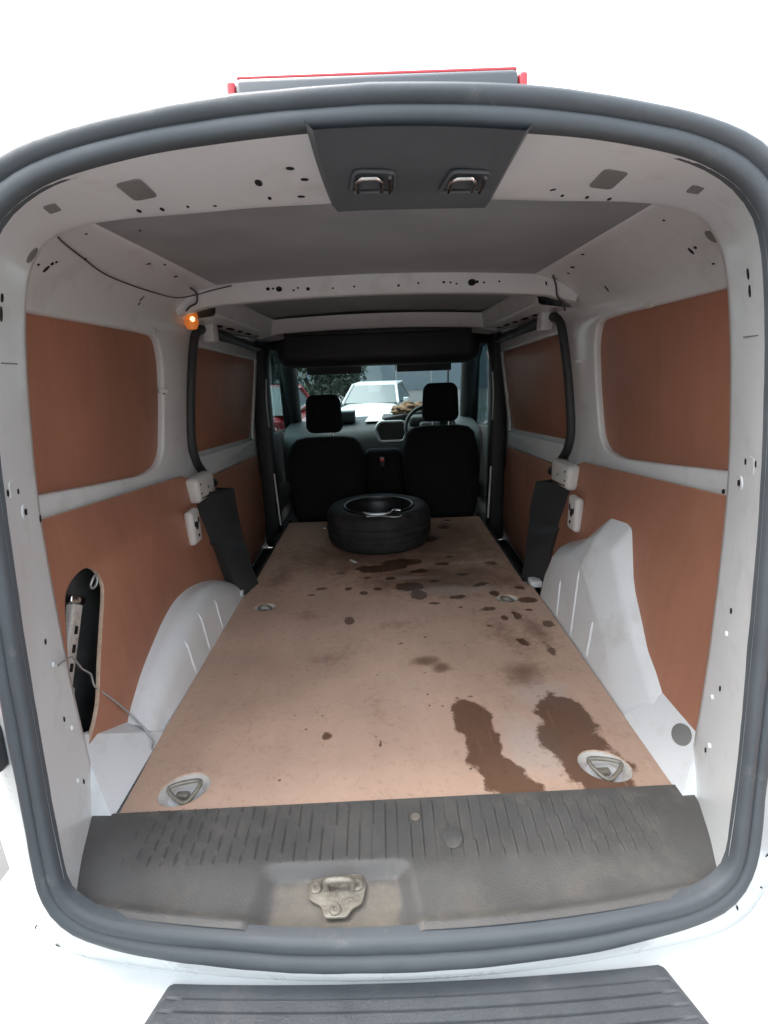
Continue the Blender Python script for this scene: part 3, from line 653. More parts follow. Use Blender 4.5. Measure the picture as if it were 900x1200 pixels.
for cx in (436, 545):
    c, n = on(TT, cx, 210)
    u = Vector((1, 0, 0)); v = n.cross(u).normalized()
    if v.y > 0: v = -v
    bm = bmesh.new()   # raised frame
    a, b = .034, .034
    fr = rounded([(-a, -b), (a, -b), (a*.95, b*.8), (-a*.7, b)], .012)
    tube_bm(bm, [c+n*.003+u*x+v*y for x, y in fr], .0032, 8, True)
    lk = from_bm('lock_aperture', bm, M['header_trim'], ht, 60)
    bm = bmesh.new(); patch_bm(bm, Vector((0, 0, 0)), n, [(x*.86, y*.86) for x, y in fr], up=v, h=.0015); from_bm('aperture_floor', bm, M['header_trim'], lk, 0, loc=c)
    tube('lock_hoop', [c+n*.008+u*x+v*y for x, y in [(-.022, -.02), (-.022, .012), (-.014, .022), (.006, .022), (.014, .012), (.014, -.02)]], .0035, M['chrome'], lk, 8)
    tube('lock_pin', [c+n*.010+u*.026+v*-.022, c+n*.010+u*.026+v*.026], .003, M['chrome'], lk, 8)

# ------------------------------------------------------------------ holes, patches and bolts in the pressings
T = hitter(frame, *SIDES[-1][:1], *SIDES[1][:1], bow1, ceil)
def rect(w, h, sk=0): return rounded([(-w, -h), (w, -h), (w+sk, h), (-w+sk, h)], min(w, h)*.5, 4)
for px, py, w, h, sk in ((162, 224, .032, .020, -.008), (714, 209, .032, .020, .008), (61, 244, .017, .009, 0), (815, 222, .016, .009, 0)):
    decal('access_aperture', T, px, py, rect(w, h, sk), M['greycav'], frame)
for px, py, a, b in ((303, 214, .010, .0055), (340, 197, .006, .0035), (357, 210, .006, .0035), (316, 232, .005, .003), (353, 230, .006, .003), (163, 247, .007, .003), (190, 245, .007, .003), (220, 242, .004, .002), (252, 241, .003, .002),
                     (659, 229, .004, .0025), (688, 231, .005, .0028), (714, 233, .006, .003), (648, 222, .005, .002)):
    decal('pressed_hole', T, px, py, oval(a, b, 10), M['hole'], frame)
for px, py, a, b in ((37, 299, .012, .016), (834, 277, .012, .017)): decal('access_aperture', T, px, py, oval(a, b, 12), M['greycav'], frame)
for px, py, a, b in ((2, 349, .006, .007), (1, 368, .006, .012), (877, 321, .004, .009), (879, 341, .004, .010), (9, 578, .005, .006), (21, 576, .004, .005), (874, 541, .004, .006), (886, 544, .004, .006), (53, 752, .005, .006), (75, 843, .004, .006), (98, 916, .004, .006), (857, 716, .005, .006), (844, 807, .004, .006), (827, 879, .004, .006),
                     (100, 303, .003, .003), (45, 310, .003, .003)):
    decal('pressed_hole', T, px, py, oval(a, b, 10), M['hole'], frame)
for px, py in ((28, 600), (868, 566)):
    decal('washer', T, px, py, oval(.013, .013, 16), M['white'], frame, h=.002); decal('pressed_hole', T, px, py, oval(.006, .006, 12), M['hole'], frame, h=.004)
for px, py in ((84, 853), (62, 779), (91, 915), (852, 743), (835, 817), (832, 874)): decal('bolt_head', T, px, py, oval(.006, .006, 8), M['white'], frame, h=.004, dome=.002)
for px, py, w, h in ((15, 573, .019, .014), (880, 545, .019, .014)): decal('backing_plate', T, px, py, rect(w, h), M['white'], frame, h=.0008)
for s, px, py, wd in ((-1, 11, 426, .05), (1, 881, 394, .05)): decal('panel_seam', T, px, py, rect(wd*.8, .0012), M['greycav'], frame, h=.0008)
for s, L in ((-1, [(54, 315, .004, .010), (61, 309, .004, .004), (66, 307, .003, .003), (164, 270, .003, .003), (174, 309, .004, .006), (193, 310, .006, .003), (206, 324, .006, .006), (166, 350, .003, .012), (163, 356, .003, .006), (192, 460, .003, .008), (101, 274, .003, .003), (47, 608, .005, .008)]),
             (1, [(810, 294, .004, .010), (815, 290, .004, .004), (683, 298, .006, .004), (671, 313, .010, .006), (666, 320, .006, .004), (650, 326, .004, .010), (711, 338, .004, .012), (778, 258, .003, .003), (640, 332, .003, .008), (848, 576, .005, .006), (848, 588, .005, .006), (836, 309, .005, .002)])):
    for px, py, a, b in L: decal('pressed_hole', T, px, py, oval(a, b, 10, random.uniform(-.3, .3)), M['hole'], SIDES[s][0])
for px, r in ((314, .007), (320, .004), (327, .011), (344, .004), (349, .004), (361, .007), (390, .004), (415, .004), (467, .005), (490, .004), (520, .005), (528, .004), (535, .004), (553, .014), (559, .006), (567, .004), (585, .004)):
    decal('pressed_hole', T, px, 340-.037*(px-314)+random.uniform(-2, 2), oval(r, r*.8, 10), M['hole'], bow1)
for s, px, py in ((-1, 180, 387), (1, 762, 357), (-1, 115, 566), (1, 774, 540), (-1, 191, 458)): decal('panel_clip', T, px, py, rect(.016, .007), M['white_plastic'], SIDES[s][0], h=.006, dome=.002)
T = hitter(*[o for o in VAN.children if o.name.startswith('floor_return')], aR)
decal('rubber_grommet', T, 799, 861, oval(.030, .024, 24), M['greycav'], VAN, h=.003)
T = hitter(SIDES[-1][2], SIDES[1][2])

# interior lamp, lit, and its wire
LP = Vector((-.700, 2.06, 1.748))
lamp = empty('interior_lamp', LP); lamp.parent = VAN; lamp.location = LP-wloc(VAN)
bm = bmesh.new(); lathe_bm(bm, [(0, -.040), (.018, -.035), (.026, -.015), (.026, .012), (.018, .030), (.009, .038), (0, .039)], 14)
for v in bm.verts: v.co += Vector((0, 0, 0))+v.co.normalized()*.0035*noise.noise(v.co*160)
from_bm('lamp_lens', bm, M['lamp'], lamp, 30, loc=LP)
bm = bmesh.new(); bmesh.ops.create_icosphere(bm, subdivisions=2, radius=.009); from_bm('lamp_bulb', bm, M['lampcore'], lamp, 60, loc=LP+Vector((.012, -.022, -.002)))
T = hitter(frame, SIDES[-1][0], ceil, bow1)
wp = []
for px, py in ((66, 274), (75, 283), (96, 300), (120, 318), (150, 331), (180, 341), (205, 347), (228, 346), (250, 340), (272, 335)):
    c, n = on(T, px, py); wp.append(c+n*.006)
tube('wire', catmull(wp, 5), .0019, M['wire'], VAN, 7)
wp = []
for px, py in ((222, 334), (229, 340), (232, 347), (231, 355), (224, 359), (218, 362)):
    c, n = on(T, px, py); wp.append(c+n*.010)
tube('wire', catmull(wp, 5), .0032, M['wire'], VAN, 7)
wp = []
for px, py in ((649, 320), (651, 335), (653, 345), (660, 352), (664, 362)):
    c, n = on(hitter(SIDES[1][0], ceil, bow1, frame), px, py); wp.append(c+n*.008)
tube('wire', catmull(wp, 5), .0032, M['wire'], VAN, 7)

# ------------------------------------------------------------------ high level brake light, bumper, step pad, tail lamps
bl = empty('high_brake_light', (0, .74, 1.9)); bl.parent = VAN; bl.location = Vector((.005, .74, 1.9))-wloc(VAN)
bm = bmesh.new(); vsb = rbox(bm, (.352, .05, .046), bev=.006)
for v in bm.verts: v.co.z -= .05*v.co.x**2*4; v.co.y += .5*v.co.x**2
from_bm('lamp_housing', bm, M['header_trim'], bl, loc=(.005, .765, 1.882))
for sx in (-1, 1): box('lamp_end_lens', (.012, .046, .034), (.005+sx*.183, .783, 1.882), M['redlens'], bl, bev=.004)
bm = bmesh.new(); rbox(bm, (.35, .03, .004), bev=.0015)
for v in bm.verts: v.co.z -= .05*v.co.x**2*4; v.co.y += .5*v.co.x**2
from_bm('lamp_top_lens', bm, M['redlens'], bl, loc=(.005, .762, 1.9085))

n = 40; loops = []
for dy, z in [(.42, .480), (.02, .478), (-.02, .474), (-.14, .470), (-.19, .462), (-.215, .44), (-.225, .40), (-.225, .30), (-.20, .24), (-.1, .2)]:
    L = []
    for i in range(n+1):
        x = -.88+1.76*i/n; L.append(Vector((x, .665+dy+.10*(abs(x)/.88)**3, z)))
    loops.append(L)
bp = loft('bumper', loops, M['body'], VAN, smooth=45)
def pad_pt(u, v):
    hw = .455+.045*v; x = .03+(u*2-1)*hw; y = .662-.135*v+.05*(x/.62)**2*.5
    z = .4725+.012*smooth(0, .06, v)*smooth(0, .012, u)*smooth(1, .988, u)
    w = (v*7.0) % 1.0; z -= .004*smooth(.1, .25, v)*(1 if .42 < w < .62 else 0)*smooth(.01, .06, u)*smooth(.99, .94, u)
    return (x, y, z)
nu, nv = 60, 70
vs = [pad_pt(i/nu, j/nv) for j in range(nv+1) for i in range(nu+1)]
fs = [(j*(nu+1)+i, j*(nu+1)+i+1, (j+1)*(nu+1)+i+1, (j+1)*(nu+1)+i) for j in range(nv) for i in range(nu)]
mesh('step_pad', vs, fs, M['pad'], bp, 40)
for s in (-1, 1):
    tl = box('tail_lamp', (.11, .06, .46), (s*.795, .83, 1.14), M['redlens'], VAN, bev=.025, seg=4)
    box('lamp_base', (.10, .05, .10), (s*.765, .795, .90), M['black'], VAN, bev=.02, seg=4)
for s in (-1, 1):  # open rear doors, out of view, added to cut side light on the opening
    rdr = empty('rear_door', (s*.875, .80, .5)); rdr.parent = VAN; rdr.location = Vector((s*.875, .80, .5))-wloc(VAN)
    dm = lambda u, v, w, s=s: (s*(.905+.20*u+w), .76-.64*u, v)
    ol = rounded([(0, .50), (1, .50), (1, 1.86), (.75, 1.875), (.12, 1.78), (0, 1.45)], .06)
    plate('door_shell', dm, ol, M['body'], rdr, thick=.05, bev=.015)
    plate('door_lining', lambda u, v, w, s=s: (s*(.875+.20*u+w), .75-.64*u, v), rounded([(.14, .60), (.88, .60), (.88, 1.12), (.14, 1.12)], .05), M['ply'], rdr, thick=.010, bev=.002)
    plate('window_lining', lambda u, v, w, s=s: (s*(.875+.20*u+w), .75-.64*u, v), rounded([(.14, 1.22), (.88, 1.22), (.86, 1.74), (.20, 1.66)], .06), M['ply'], rdr, thick=.010, bev=.002)
    for z in (.72, 1.40): box('hinge', (.05, .06, .07), (s*.885, .785, z), M['white'], rdr, bev=.012)
for px, py, ang in ((42, 1086, .4), (68, 1108, -.1), (899, 1002, .1), (892, 1040, -.7), (864, 1064, -1.4), (862, 991, .5)):
    decal('dirt_fleck', hitter(skin, bp), px, py, oval(.006, .0016, 8, ang), M['hole'], bp)

# ------------------------------------------------------------------ cab
box('cab_floor', (1.5, 1.5, .03), (0, 3.95, .46), M['black'], VAN, bev=.005)
box('cab_roof_lining', (1.36, .55, .04), (0, 3.68, 1.775), M['black'], VAN, bev=.01)
# overhead shelf across the cab
bm = bmesh.new(); rbox(bm, (1.34, .42, .29), bev=.085, seg=5)
from_bm('overhead_shelf', bm, M['black'], VAN, loc=(0, 3.66, 1.706))
for s in (-1, 1): box('sun_visor', (.40, .02, .10), (s*.33, 3.90, 1.562), M['black'], VAN, bev=.008)
def seat(name, cx, top, w):
    st = empty(name, (cx, 3.45, .48)); st.parent = VAN; st.location = Vector((cx, 3.45, .48))-wloc(VAN)
    prof = [(.52, .40, .22), (.60, .46, .23), (.75, .49, .22), (.9, .5, .20), (1.0, .48, .17), (top-.05, .43, .14), (top-.015, .36, .11), (top, .24, .06)]
    loops = []
    for z, ww, d in prof:
        y0 = 3.33+.10*(z-.5); hw = ww*w; L = []
        for k in range(28):
            a = 2*math.pi*k/28; c, q = math.cos(a), math.sin(a)
            L.append(Vector((cx+hw*math.copysign(abs(c)**.45, c), y0+d/2+d/2*math.copysign(abs(q)**.5, q), z)))
        loops.append(L)
    b = loft('backrest', loops, M['fabric'], st, True, 60)
    bm = bmesh.new(); bm.from_mesh(b.data); be = [e for e in bm.edges if e.is_boundary]; bmesh.ops.holes_fill(bm, edges=be); bm.to_mesh(b.data); bm.free()
    box('cushion', (.50*w*2, .5, .16), (cx, 3.72, .66), M['fabric'], st, bev=.05, seg=4)
    box('seat_base', (.42, .42, .14), (cx, 3.70, .53), M['black'], st, bev=.01)
    hz = top+.12
    bm = bmesh.new(); rbox(bm, (.245, .10, .25), bev=.05, seg=5)
    for v in bm.verts: v.co.x *= 1-.25*max(0, v.co.z)/.1*.35
    h = from_bm('headrest', bm, M['fabric'], st, 60, loc=(cx, 3.43, hz+.03))
    for dx in (-.055, .055): tube('headrest_post', [(cx+dx, 3.43, top-.03), (cx+dx, 3.43, hz-.05)], .007, M['chrome'], st, 8)
    return st
seat('passenger_seat', -.375, 1.115, .54); seat('driver_seat', .395, 1.165, .53)
# added dark filler standing in for shade around the seats, and centre console
box('seat_back_filler', (1.18, .02, .44), (0, 3.50, .66), M['fabric'], VAN, bev=.006)
box('centre_console', (.22, .80, .30), (0, 3.85, .62), M['black'], VAN, bev=.03)
box('seat_gap_filler', (.26, .16, .42), (.01, 3.52, .80), M['fabric'], VAN, bev=.05, seg=4)
bk = box('belt_buckle', (.03, .02, .06), (.0, 3.34, .95), M['black'], VAN, bev=.006); box('buckle_button', (.026, .008, .02), (.0, 3.328, .965), M['redlens'], bk, bev=.002)
# dashboard
loops = []
for y, z in [(4.02, .70), (4.00, .85), (4.03, .98), (4.07, 1.05), (4.14, 1.09), (4.30, 1.115), (4.55, 1.125), (4.85, 1.10)]:
    loops.append([Vector((x, y+.05*abs(x)**2, z+.015*math.cos(x*4))) for x in [-.78+1.56*i/30 for i in range(31)]])
dash = loft('dashboard', loops, M['dash'], VAN, smooth=60)
# centre display hood with pale surround
cs = empty('centre_display', (.06, 4.06, 1.05)); cs.parent = VAN; cs.location = Vector((.07, 4.0, 1.05))-wloc(VAN)
hx = rounded([(-.125, .035), (-.09, .085), (.09, .085), (.125, .035), (.09, -.06), (-.09, -.06)], .02)
bm = bmesh.new(); tube_bm(bm, [Vector((.07+x, 4.0+.25*y, 1.06+y)) for x, y in hx], .011, 8, True); from_bm('display_surround', bm, M['silver'], cs, 60)
bm = bmesh.new(); bm.faces.new([bm.verts.new((.07+x*.96, 4.012+.25*y, 1.06+y*.96)) for x, y in hx]); from_bm('display_face', bm, M['black'], cs, 0)
for dx in (.17, .20): tube('air_vent', [(.05+dx, 4.0, 1.02), (.055+dx, 4.0, 1.10)], .010, M['silver'], cs, 8)
# instrument binnacle and steering wheel
bm = bmesh.new(); rbox(bm, (.36, .16, .09), bev=.035, seg=4); from_bm('instrument_binnacle', bm, M['dash'], VAN, loc=(.40, 4.14, 1.13))
sw = empty('steering_wheel', (.40, 3.92, 1.04)); sw.parent = VAN; sw.location = Vector((.40, 3.92, 1.04))-wloc(VAN)
rt = Matrix.Rotation(R(62), 3, 'X'); ctr = Vector((.37, 3.90, 1.09))
tube('wheel_ring', [ctr+rt @ Vector((.185*math.cos(t), .185*math.sin(t), 0)) for t in [2*math.pi*k/40 for k in range(40)]], .015, M['black'], sw, 10, True)
bm = bmesh.new(); rbox(bm, (.16, .11, .05), bev=.025, rot=rt); from_bm('wheel_hub', bm, M['black'], sw, loc=ctr)
for a in (R(-10), R(190), R(270)): tube('wheel_spoke', [ctr+rt @ Vector((.06*math.cos(a), .06*math.sin(a), 0)), ctr+rt @ Vector((.18*math.cos(a), .18*math.sin(a), 0))], .014, M['silver'] if a < R(250) else M['black'], sw, 8)
# windscreen, pillars, scuttle, front doors
loft('windscreen', [[Vector((-.66+1.32*i/16, 3.98+.0*i-.10*(abs(i-8)/8)**2, 1.74)) for i in range(17)], [Vector((-.76+1.52*i/16, 4.90-.22*(abs(i-8)/8)**2, 1.08)) for i in range(17)]], M['glass'], VAN, smooth=60)
for s in (-1, 1):
    tube('screen_pillar', catmull([(s*.665, 3.86, 1.74), (s*.71, 4.2, 1.48), (s*.77, 4.66, 1.08)], 6), .062, M['black'], VAN, 12)
    fd = empty('front_door', (s*.80, 4.0, .4)); fd.parent = VAN; fd.location = Vector((s*.80, 4.0, .4))-wloc(VAN)
    fx = lambda z: .83 if z < 1.1 else .83-(z-1.1)*.16
    plate('door_panel', side(s, fx), rounded([(3.44, .38), (4.78, .38), (4.80, 1.06), (4.12, 1.62), (3.88, 1.76), (3.44, 1.76)], .03), M['black'], fd, holes=[rounded([(3.52, 1.12), (4.60, 1.05), (4.08, 1.58), (3.88, 1.67), (3.54, 1.68)], .04)], thick=.05, bev=.012, cutv=[1.1, 1.4])
    plate('door_glass', side(s, fx), rounded([(3.50, 1.10), (4.62, 1.03), (4.09, 1.60), (3.88, 1.69), (3.52, 1.70)], .04), M['glass'], fd, thick=.005, bev=.001, cutv=[1.1, 1.4])
    for z0, y0 in ((1.28, 3.56),): tube('grab_handle', [(s*.77, y0, 1.0), (s*.765, y0, 1.45)], .012, M['silver'], fd, 8)
    # outside door mirror
    bm = bmesh.new(); rbox(bm, (.17, .09, .22), bev=.04, seg=4); mo = from_bm('door_mirror', bm, M['black'], fd, loc=(s*1.0, 4.42, 1.20))
    box('mirror_glass', (.14, .006, .18), (s*1.0, 4.372, 1.20), M['chrome'], mo, bev=.002)
# bonnet and nose
loops = []
for y, z, w in [(4.72, 1.06, .84), (5.0, 1.02, .84), (5.3, .93, .80), (5.5, .80, .74), (5.56, .6, .72), (5.54, .3, .74)]:
    loops.append([Vector((-w+2*w*i/20, y-.12*(abs(i-10)/10)**2, z-.05*(abs(i-10)/10)**2)) for i in range(21)])
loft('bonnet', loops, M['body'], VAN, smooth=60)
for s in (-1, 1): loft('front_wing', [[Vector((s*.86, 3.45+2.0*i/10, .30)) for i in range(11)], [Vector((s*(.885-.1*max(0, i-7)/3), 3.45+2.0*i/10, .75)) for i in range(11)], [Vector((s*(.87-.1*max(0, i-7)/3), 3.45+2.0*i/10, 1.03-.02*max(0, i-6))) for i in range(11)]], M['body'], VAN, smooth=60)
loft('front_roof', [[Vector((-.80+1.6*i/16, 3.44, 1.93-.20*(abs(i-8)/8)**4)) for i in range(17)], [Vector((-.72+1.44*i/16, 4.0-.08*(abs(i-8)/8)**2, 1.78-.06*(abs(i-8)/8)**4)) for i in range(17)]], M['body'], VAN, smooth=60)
# road wheels of the van
def road_wheel(x, y):
    w = empty('road_wheel', (x, y, 0)); w.parent = VAN; w.location = Vector((x, y, .32))-wloc(VAN); WL[w.name] = Vector((x, y, .32))
    bm = bmesh.new(); lathe_bm(bm, [(.20, -.09), (.29, -.095), (.318, -.07), (.32, 0), (.318, .07), (.29, .095), (.20, .09), (.20, -.09)], 40); bmesh.ops.rotate(bm, cent=(0, 0, 0), matrix=Matrix.Rotation(math.pi/2, 3, 'Y'), verts=bm.verts); from_bm('tyre', bm, M['tyre'], w, 40, loc=(x, y, .32))
    bm = bmesh.new(); lathe_bm(bm, [(.20, -.08), (.19, -.05), (.1, -.06), (0, -.06)], 40); lathe_bm(bm, [(.20, .08), (.19, .05), (.1, .06), (0, .06)], 40); bmesh.ops.rotate(bm, cent=(0, 0, 0), matrix=Matrix.Rotation(math.pi/2, 3, 'Y'), verts=bm.verts); from_bm('rim', bm, M['rim'], w, 40, loc=(x, y, .32))
for x in (-.77, .77): road_wheel(x, 1.62); road_wheel(x, 4.68)

# ------------------------------------------------------------------ loose things in the van
SWC = Vector((-.03, 2.752, .607))
sp = tag(empty('spare_wheel', SWC), 'black spare wheel lying flat on the plywood floor behind the seats', 'wheel')
bm = bmesh.new()
lathe_bm(bm, [(.178, .03), (.20, .012), (.24, .004), (.265, .010), (.278, .022), (.286, .042), (.288, .060), (.283, .062), (.283, .068), (.288, .070), (.2895, .092), (.284, .094), (.284, .100), (.2895, .102), (.288, .124), (.283, .126), (.283, .132), (.288, .134), (.286, .152), (.278, .172), (.265, .184), (.24, .190), (.20, .182), (.178, .164), (.178, .03)], 96)
for v in bm.verts: v.co.z *= 1.12
from_bm('tyre', bm, M['tyre'], sp, 35, loc=SWC)
bm = bmesh.new(); lathe_bm(bm, [(.192, .186), (.190, .178), (.180, .168), (.172, .15), (.165, .10), (.145, .085), (.11, .11), (.075, .115), (.055, .105), (.03, .105), (.0, .105)], 72)
for v in bm.verts: v.co.z *= 1.12
rim = from_bm('rim', bm, M['rim'], sp, 40, loc=SWC)
bm = bmesh.new(); lathe_bm(bm, [(.193, .205), (.190, .213), (.183, .211), (.181, .202)], 72); from_bm('rim_lip', bm, M['rim'], rim, 60, loc=SWC)
for k in range(5):
    a = 2*math.pi*k/5+.3; bm = bmesh.new(); lathe_bm(bm, [(.008, 0), (.008, .004), (0, .003)], 10); from_bm('bolt_hole', bm, M['hole'], rim, 0, loc=SWC+Vector((.055*math.cos(a), .055*math.sin(a), .120)))
# bright strap lying across the spare wheel
tag(tube('metal_strap', catmull([(-.11, 2.56, 0.825), (-.105, 2.545, 0.828), (-.08, 2.535, 0.824), (-.02, 2.53, 0.823), (.03, 2.54, 0.824), (.05, 2.57, 0.830), (.085, 2.575, 0.828)], 6), .006, M['chrome'], None, 8), 'bright metal strap curled on top of the spare tyre', 'strap')
tag(tube('thin_cable', catmull([(-.09, 2.50, 0.822), (-.02, 2.505, 0.822), (.03, 2.488, 0.820), (.07, 2.487, 0.818), (.09, 2.50, 0.822)], 6), .0035, M['silver'], None, 8), 'thin pale cable lying on the near edge of the spare tyre', 'cable')
# small bits on the floor
def bit(name, x, y, size, m, rz, label, cat):
    bm = bmesh.new(); rbox(bm, size, bev=min(size)*.3, rot=Matrix.Rotation(rz, 3, 'Z')); return tag(from_bm(name, bm, m, None, loc=(x, y, .6065+size[2]/2)), label, cat)
bit('bolt', -.36, 3.00, (.03, .016, .010), M['chrome'], .2, 'small bright bolt on the floor left of the spare wheel', 'bolt')
bit('metal_offcut', -.165, 2.43, (.05, .012, .006), M['white_plastic'], -.9, 'small pale strip on the floor just in front of the spare tyre', 'offcut')
bit('washer', .39, 3.06, (.036, .020, .006), M['chrome'], .1, 'small shiny washer on the floor right of the spare wheel', 'washer')
# wheel wrench / jack standing in the side pocket
jk = tag(empty('scissor_jack', (-.80, 1.10, .70)), 'pale metal jack standing in the oval side pocket of the left panel', 'jack')
B = Vector((-.79, 1.085, .83)); Tp = Vector((-.79, 1.19, 1.00)); ax = (Tp-B).normalized()
def slab(name, a, b, w, t, m, parent):
    d = b-a; L = d.length; bm = bmesh.new(); rbox(bm, (t, w, L), bev=min(w, t)*.25)
    o = from_bm(name, bm, m, parent, loc=(0, 0, 0)); q = Vector((0, 0, 1)).rotation_difference(d.normalized()).to_matrix()
    for v in o.data.vertices: v.co = q @ v.co+(a+b)/2-Vector((0, 0, 0))
    o.location = Vector((0, 0, 0))-wloc(parent); WL[o.name] = Vector((0, 0, 0)); return o
slab('jack_base', B-ax*.09, B, .055, .03, M['dish'], jk); slab('jack_arm', B, Tp, .042, .022, M['dish'], jk); slab('jack_head', Tp, Tp+ax*.02, .06, .02, M['chrome'], jk)
for k in range(3): slab('arm_slot', B+ax*(.035+.045*k)+Vector((.013, 0, 0)), B+ax*(.055+.045*k)+Vector((.013, 0, 0)), .010, .003, M['hole'], jk)
tube('jack_hook', catmull([(-.762, 1.225, 1.035), (-.758, 1.24, 1.052), (-.758, 1.252, 1.05), (-.760, 1.25, 1.03), (-.764, 1.235, 1.022)], 5, True), .0035, M['silver'], jk, 7)
# thin bent rod from the pillar across the pocket down to the floor edge
T = hitter(frame, SIDES[-1][2], aL, *[o for o in VAN.children if o.name.startswith(('floor_return', 'cavity_pad'))])
wp = []
for px, py, off in ((58, 782, .012), (66, 776, .014), (76, 771, .014), (86, 784, .02), (101, 790, .012), (113, 803, .012), (133, 825, .012), (148, 838, .012), (163, 855, .012), (177, 870, .012), (175, 880, .010)):
    c, n = on(T, px, py)
    if c.x < -.76: c = Vector(((-.745), c.y*.745/abs(c.x), CAM.z+(c.z-CAM.z)*.745/abs(c.x))); n = Vector((1, 0, 0))
    wp.append(c+n*off)
rd = tag(tube('bent_rod', resample(wp, 60), .0024, M['silver'], None, 8), 'thin bent wire rod crossing the oval pocket to the left wheel arch', 'rod')
# things on the dashboard
tr = tag(empty('crumpled_bag', (.20, 4.30, 1.13)), 'crumpled brown paper bag in a dark tray on the dashboard', 'bag')
bm = bmesh.new(); bmesh.ops.create_icosphere(bm, subdivisions=4, radius=1)
for v in bm.verts:
    d = 1+.35*noise.noise(v.co*2.2)+.15*noise.noise(v.co*6); v.co = Vector((v.co.x*.15*d, v.co.y*.08*d, v.co.z*.062*d))
from_bm('bag_body', bm, M['brown'], tr, 25, loc=(.25, 4.34, 1.20))
bm = bmesh.new(); rbox(bm, (.42, .20, .05), bev=.012, rot=Matrix.Rotation(R(-8), 3, 'Y')); from_bm('bag_tray', bm, M['black'], tr, loc=(.22, 4.34, 1.155))
tag(box('document_box', (.24, .16, .085), (-.33, 4.28, 1.170), M['dash'], None, bev=.008), 'dark grey box on the dashboard beside the passenger headrest', 'box')
tag(mesh('paper_sheet', [(-.13, 4.18, 1.130), (.03, 4.18, 1.130), (.02, 4.60, 1.150), (-.09, 4.60, 1.150), (-.13, 4.18, 1.132), (.03, 4.18, 1.132), (.02, 4.60, 1.152), (-.09, 4.60, 1.152)], [(0, 1, 2, 3), (4, 5, 6, 7), (0, 1, 5, 4), (1, 2, 6, 5), (2, 3, 7, 6), (3, 0, 4, 7)], M['white_plastic'], None, 0), 'white sheet of paper on the middle of the dashboard', 'paper')

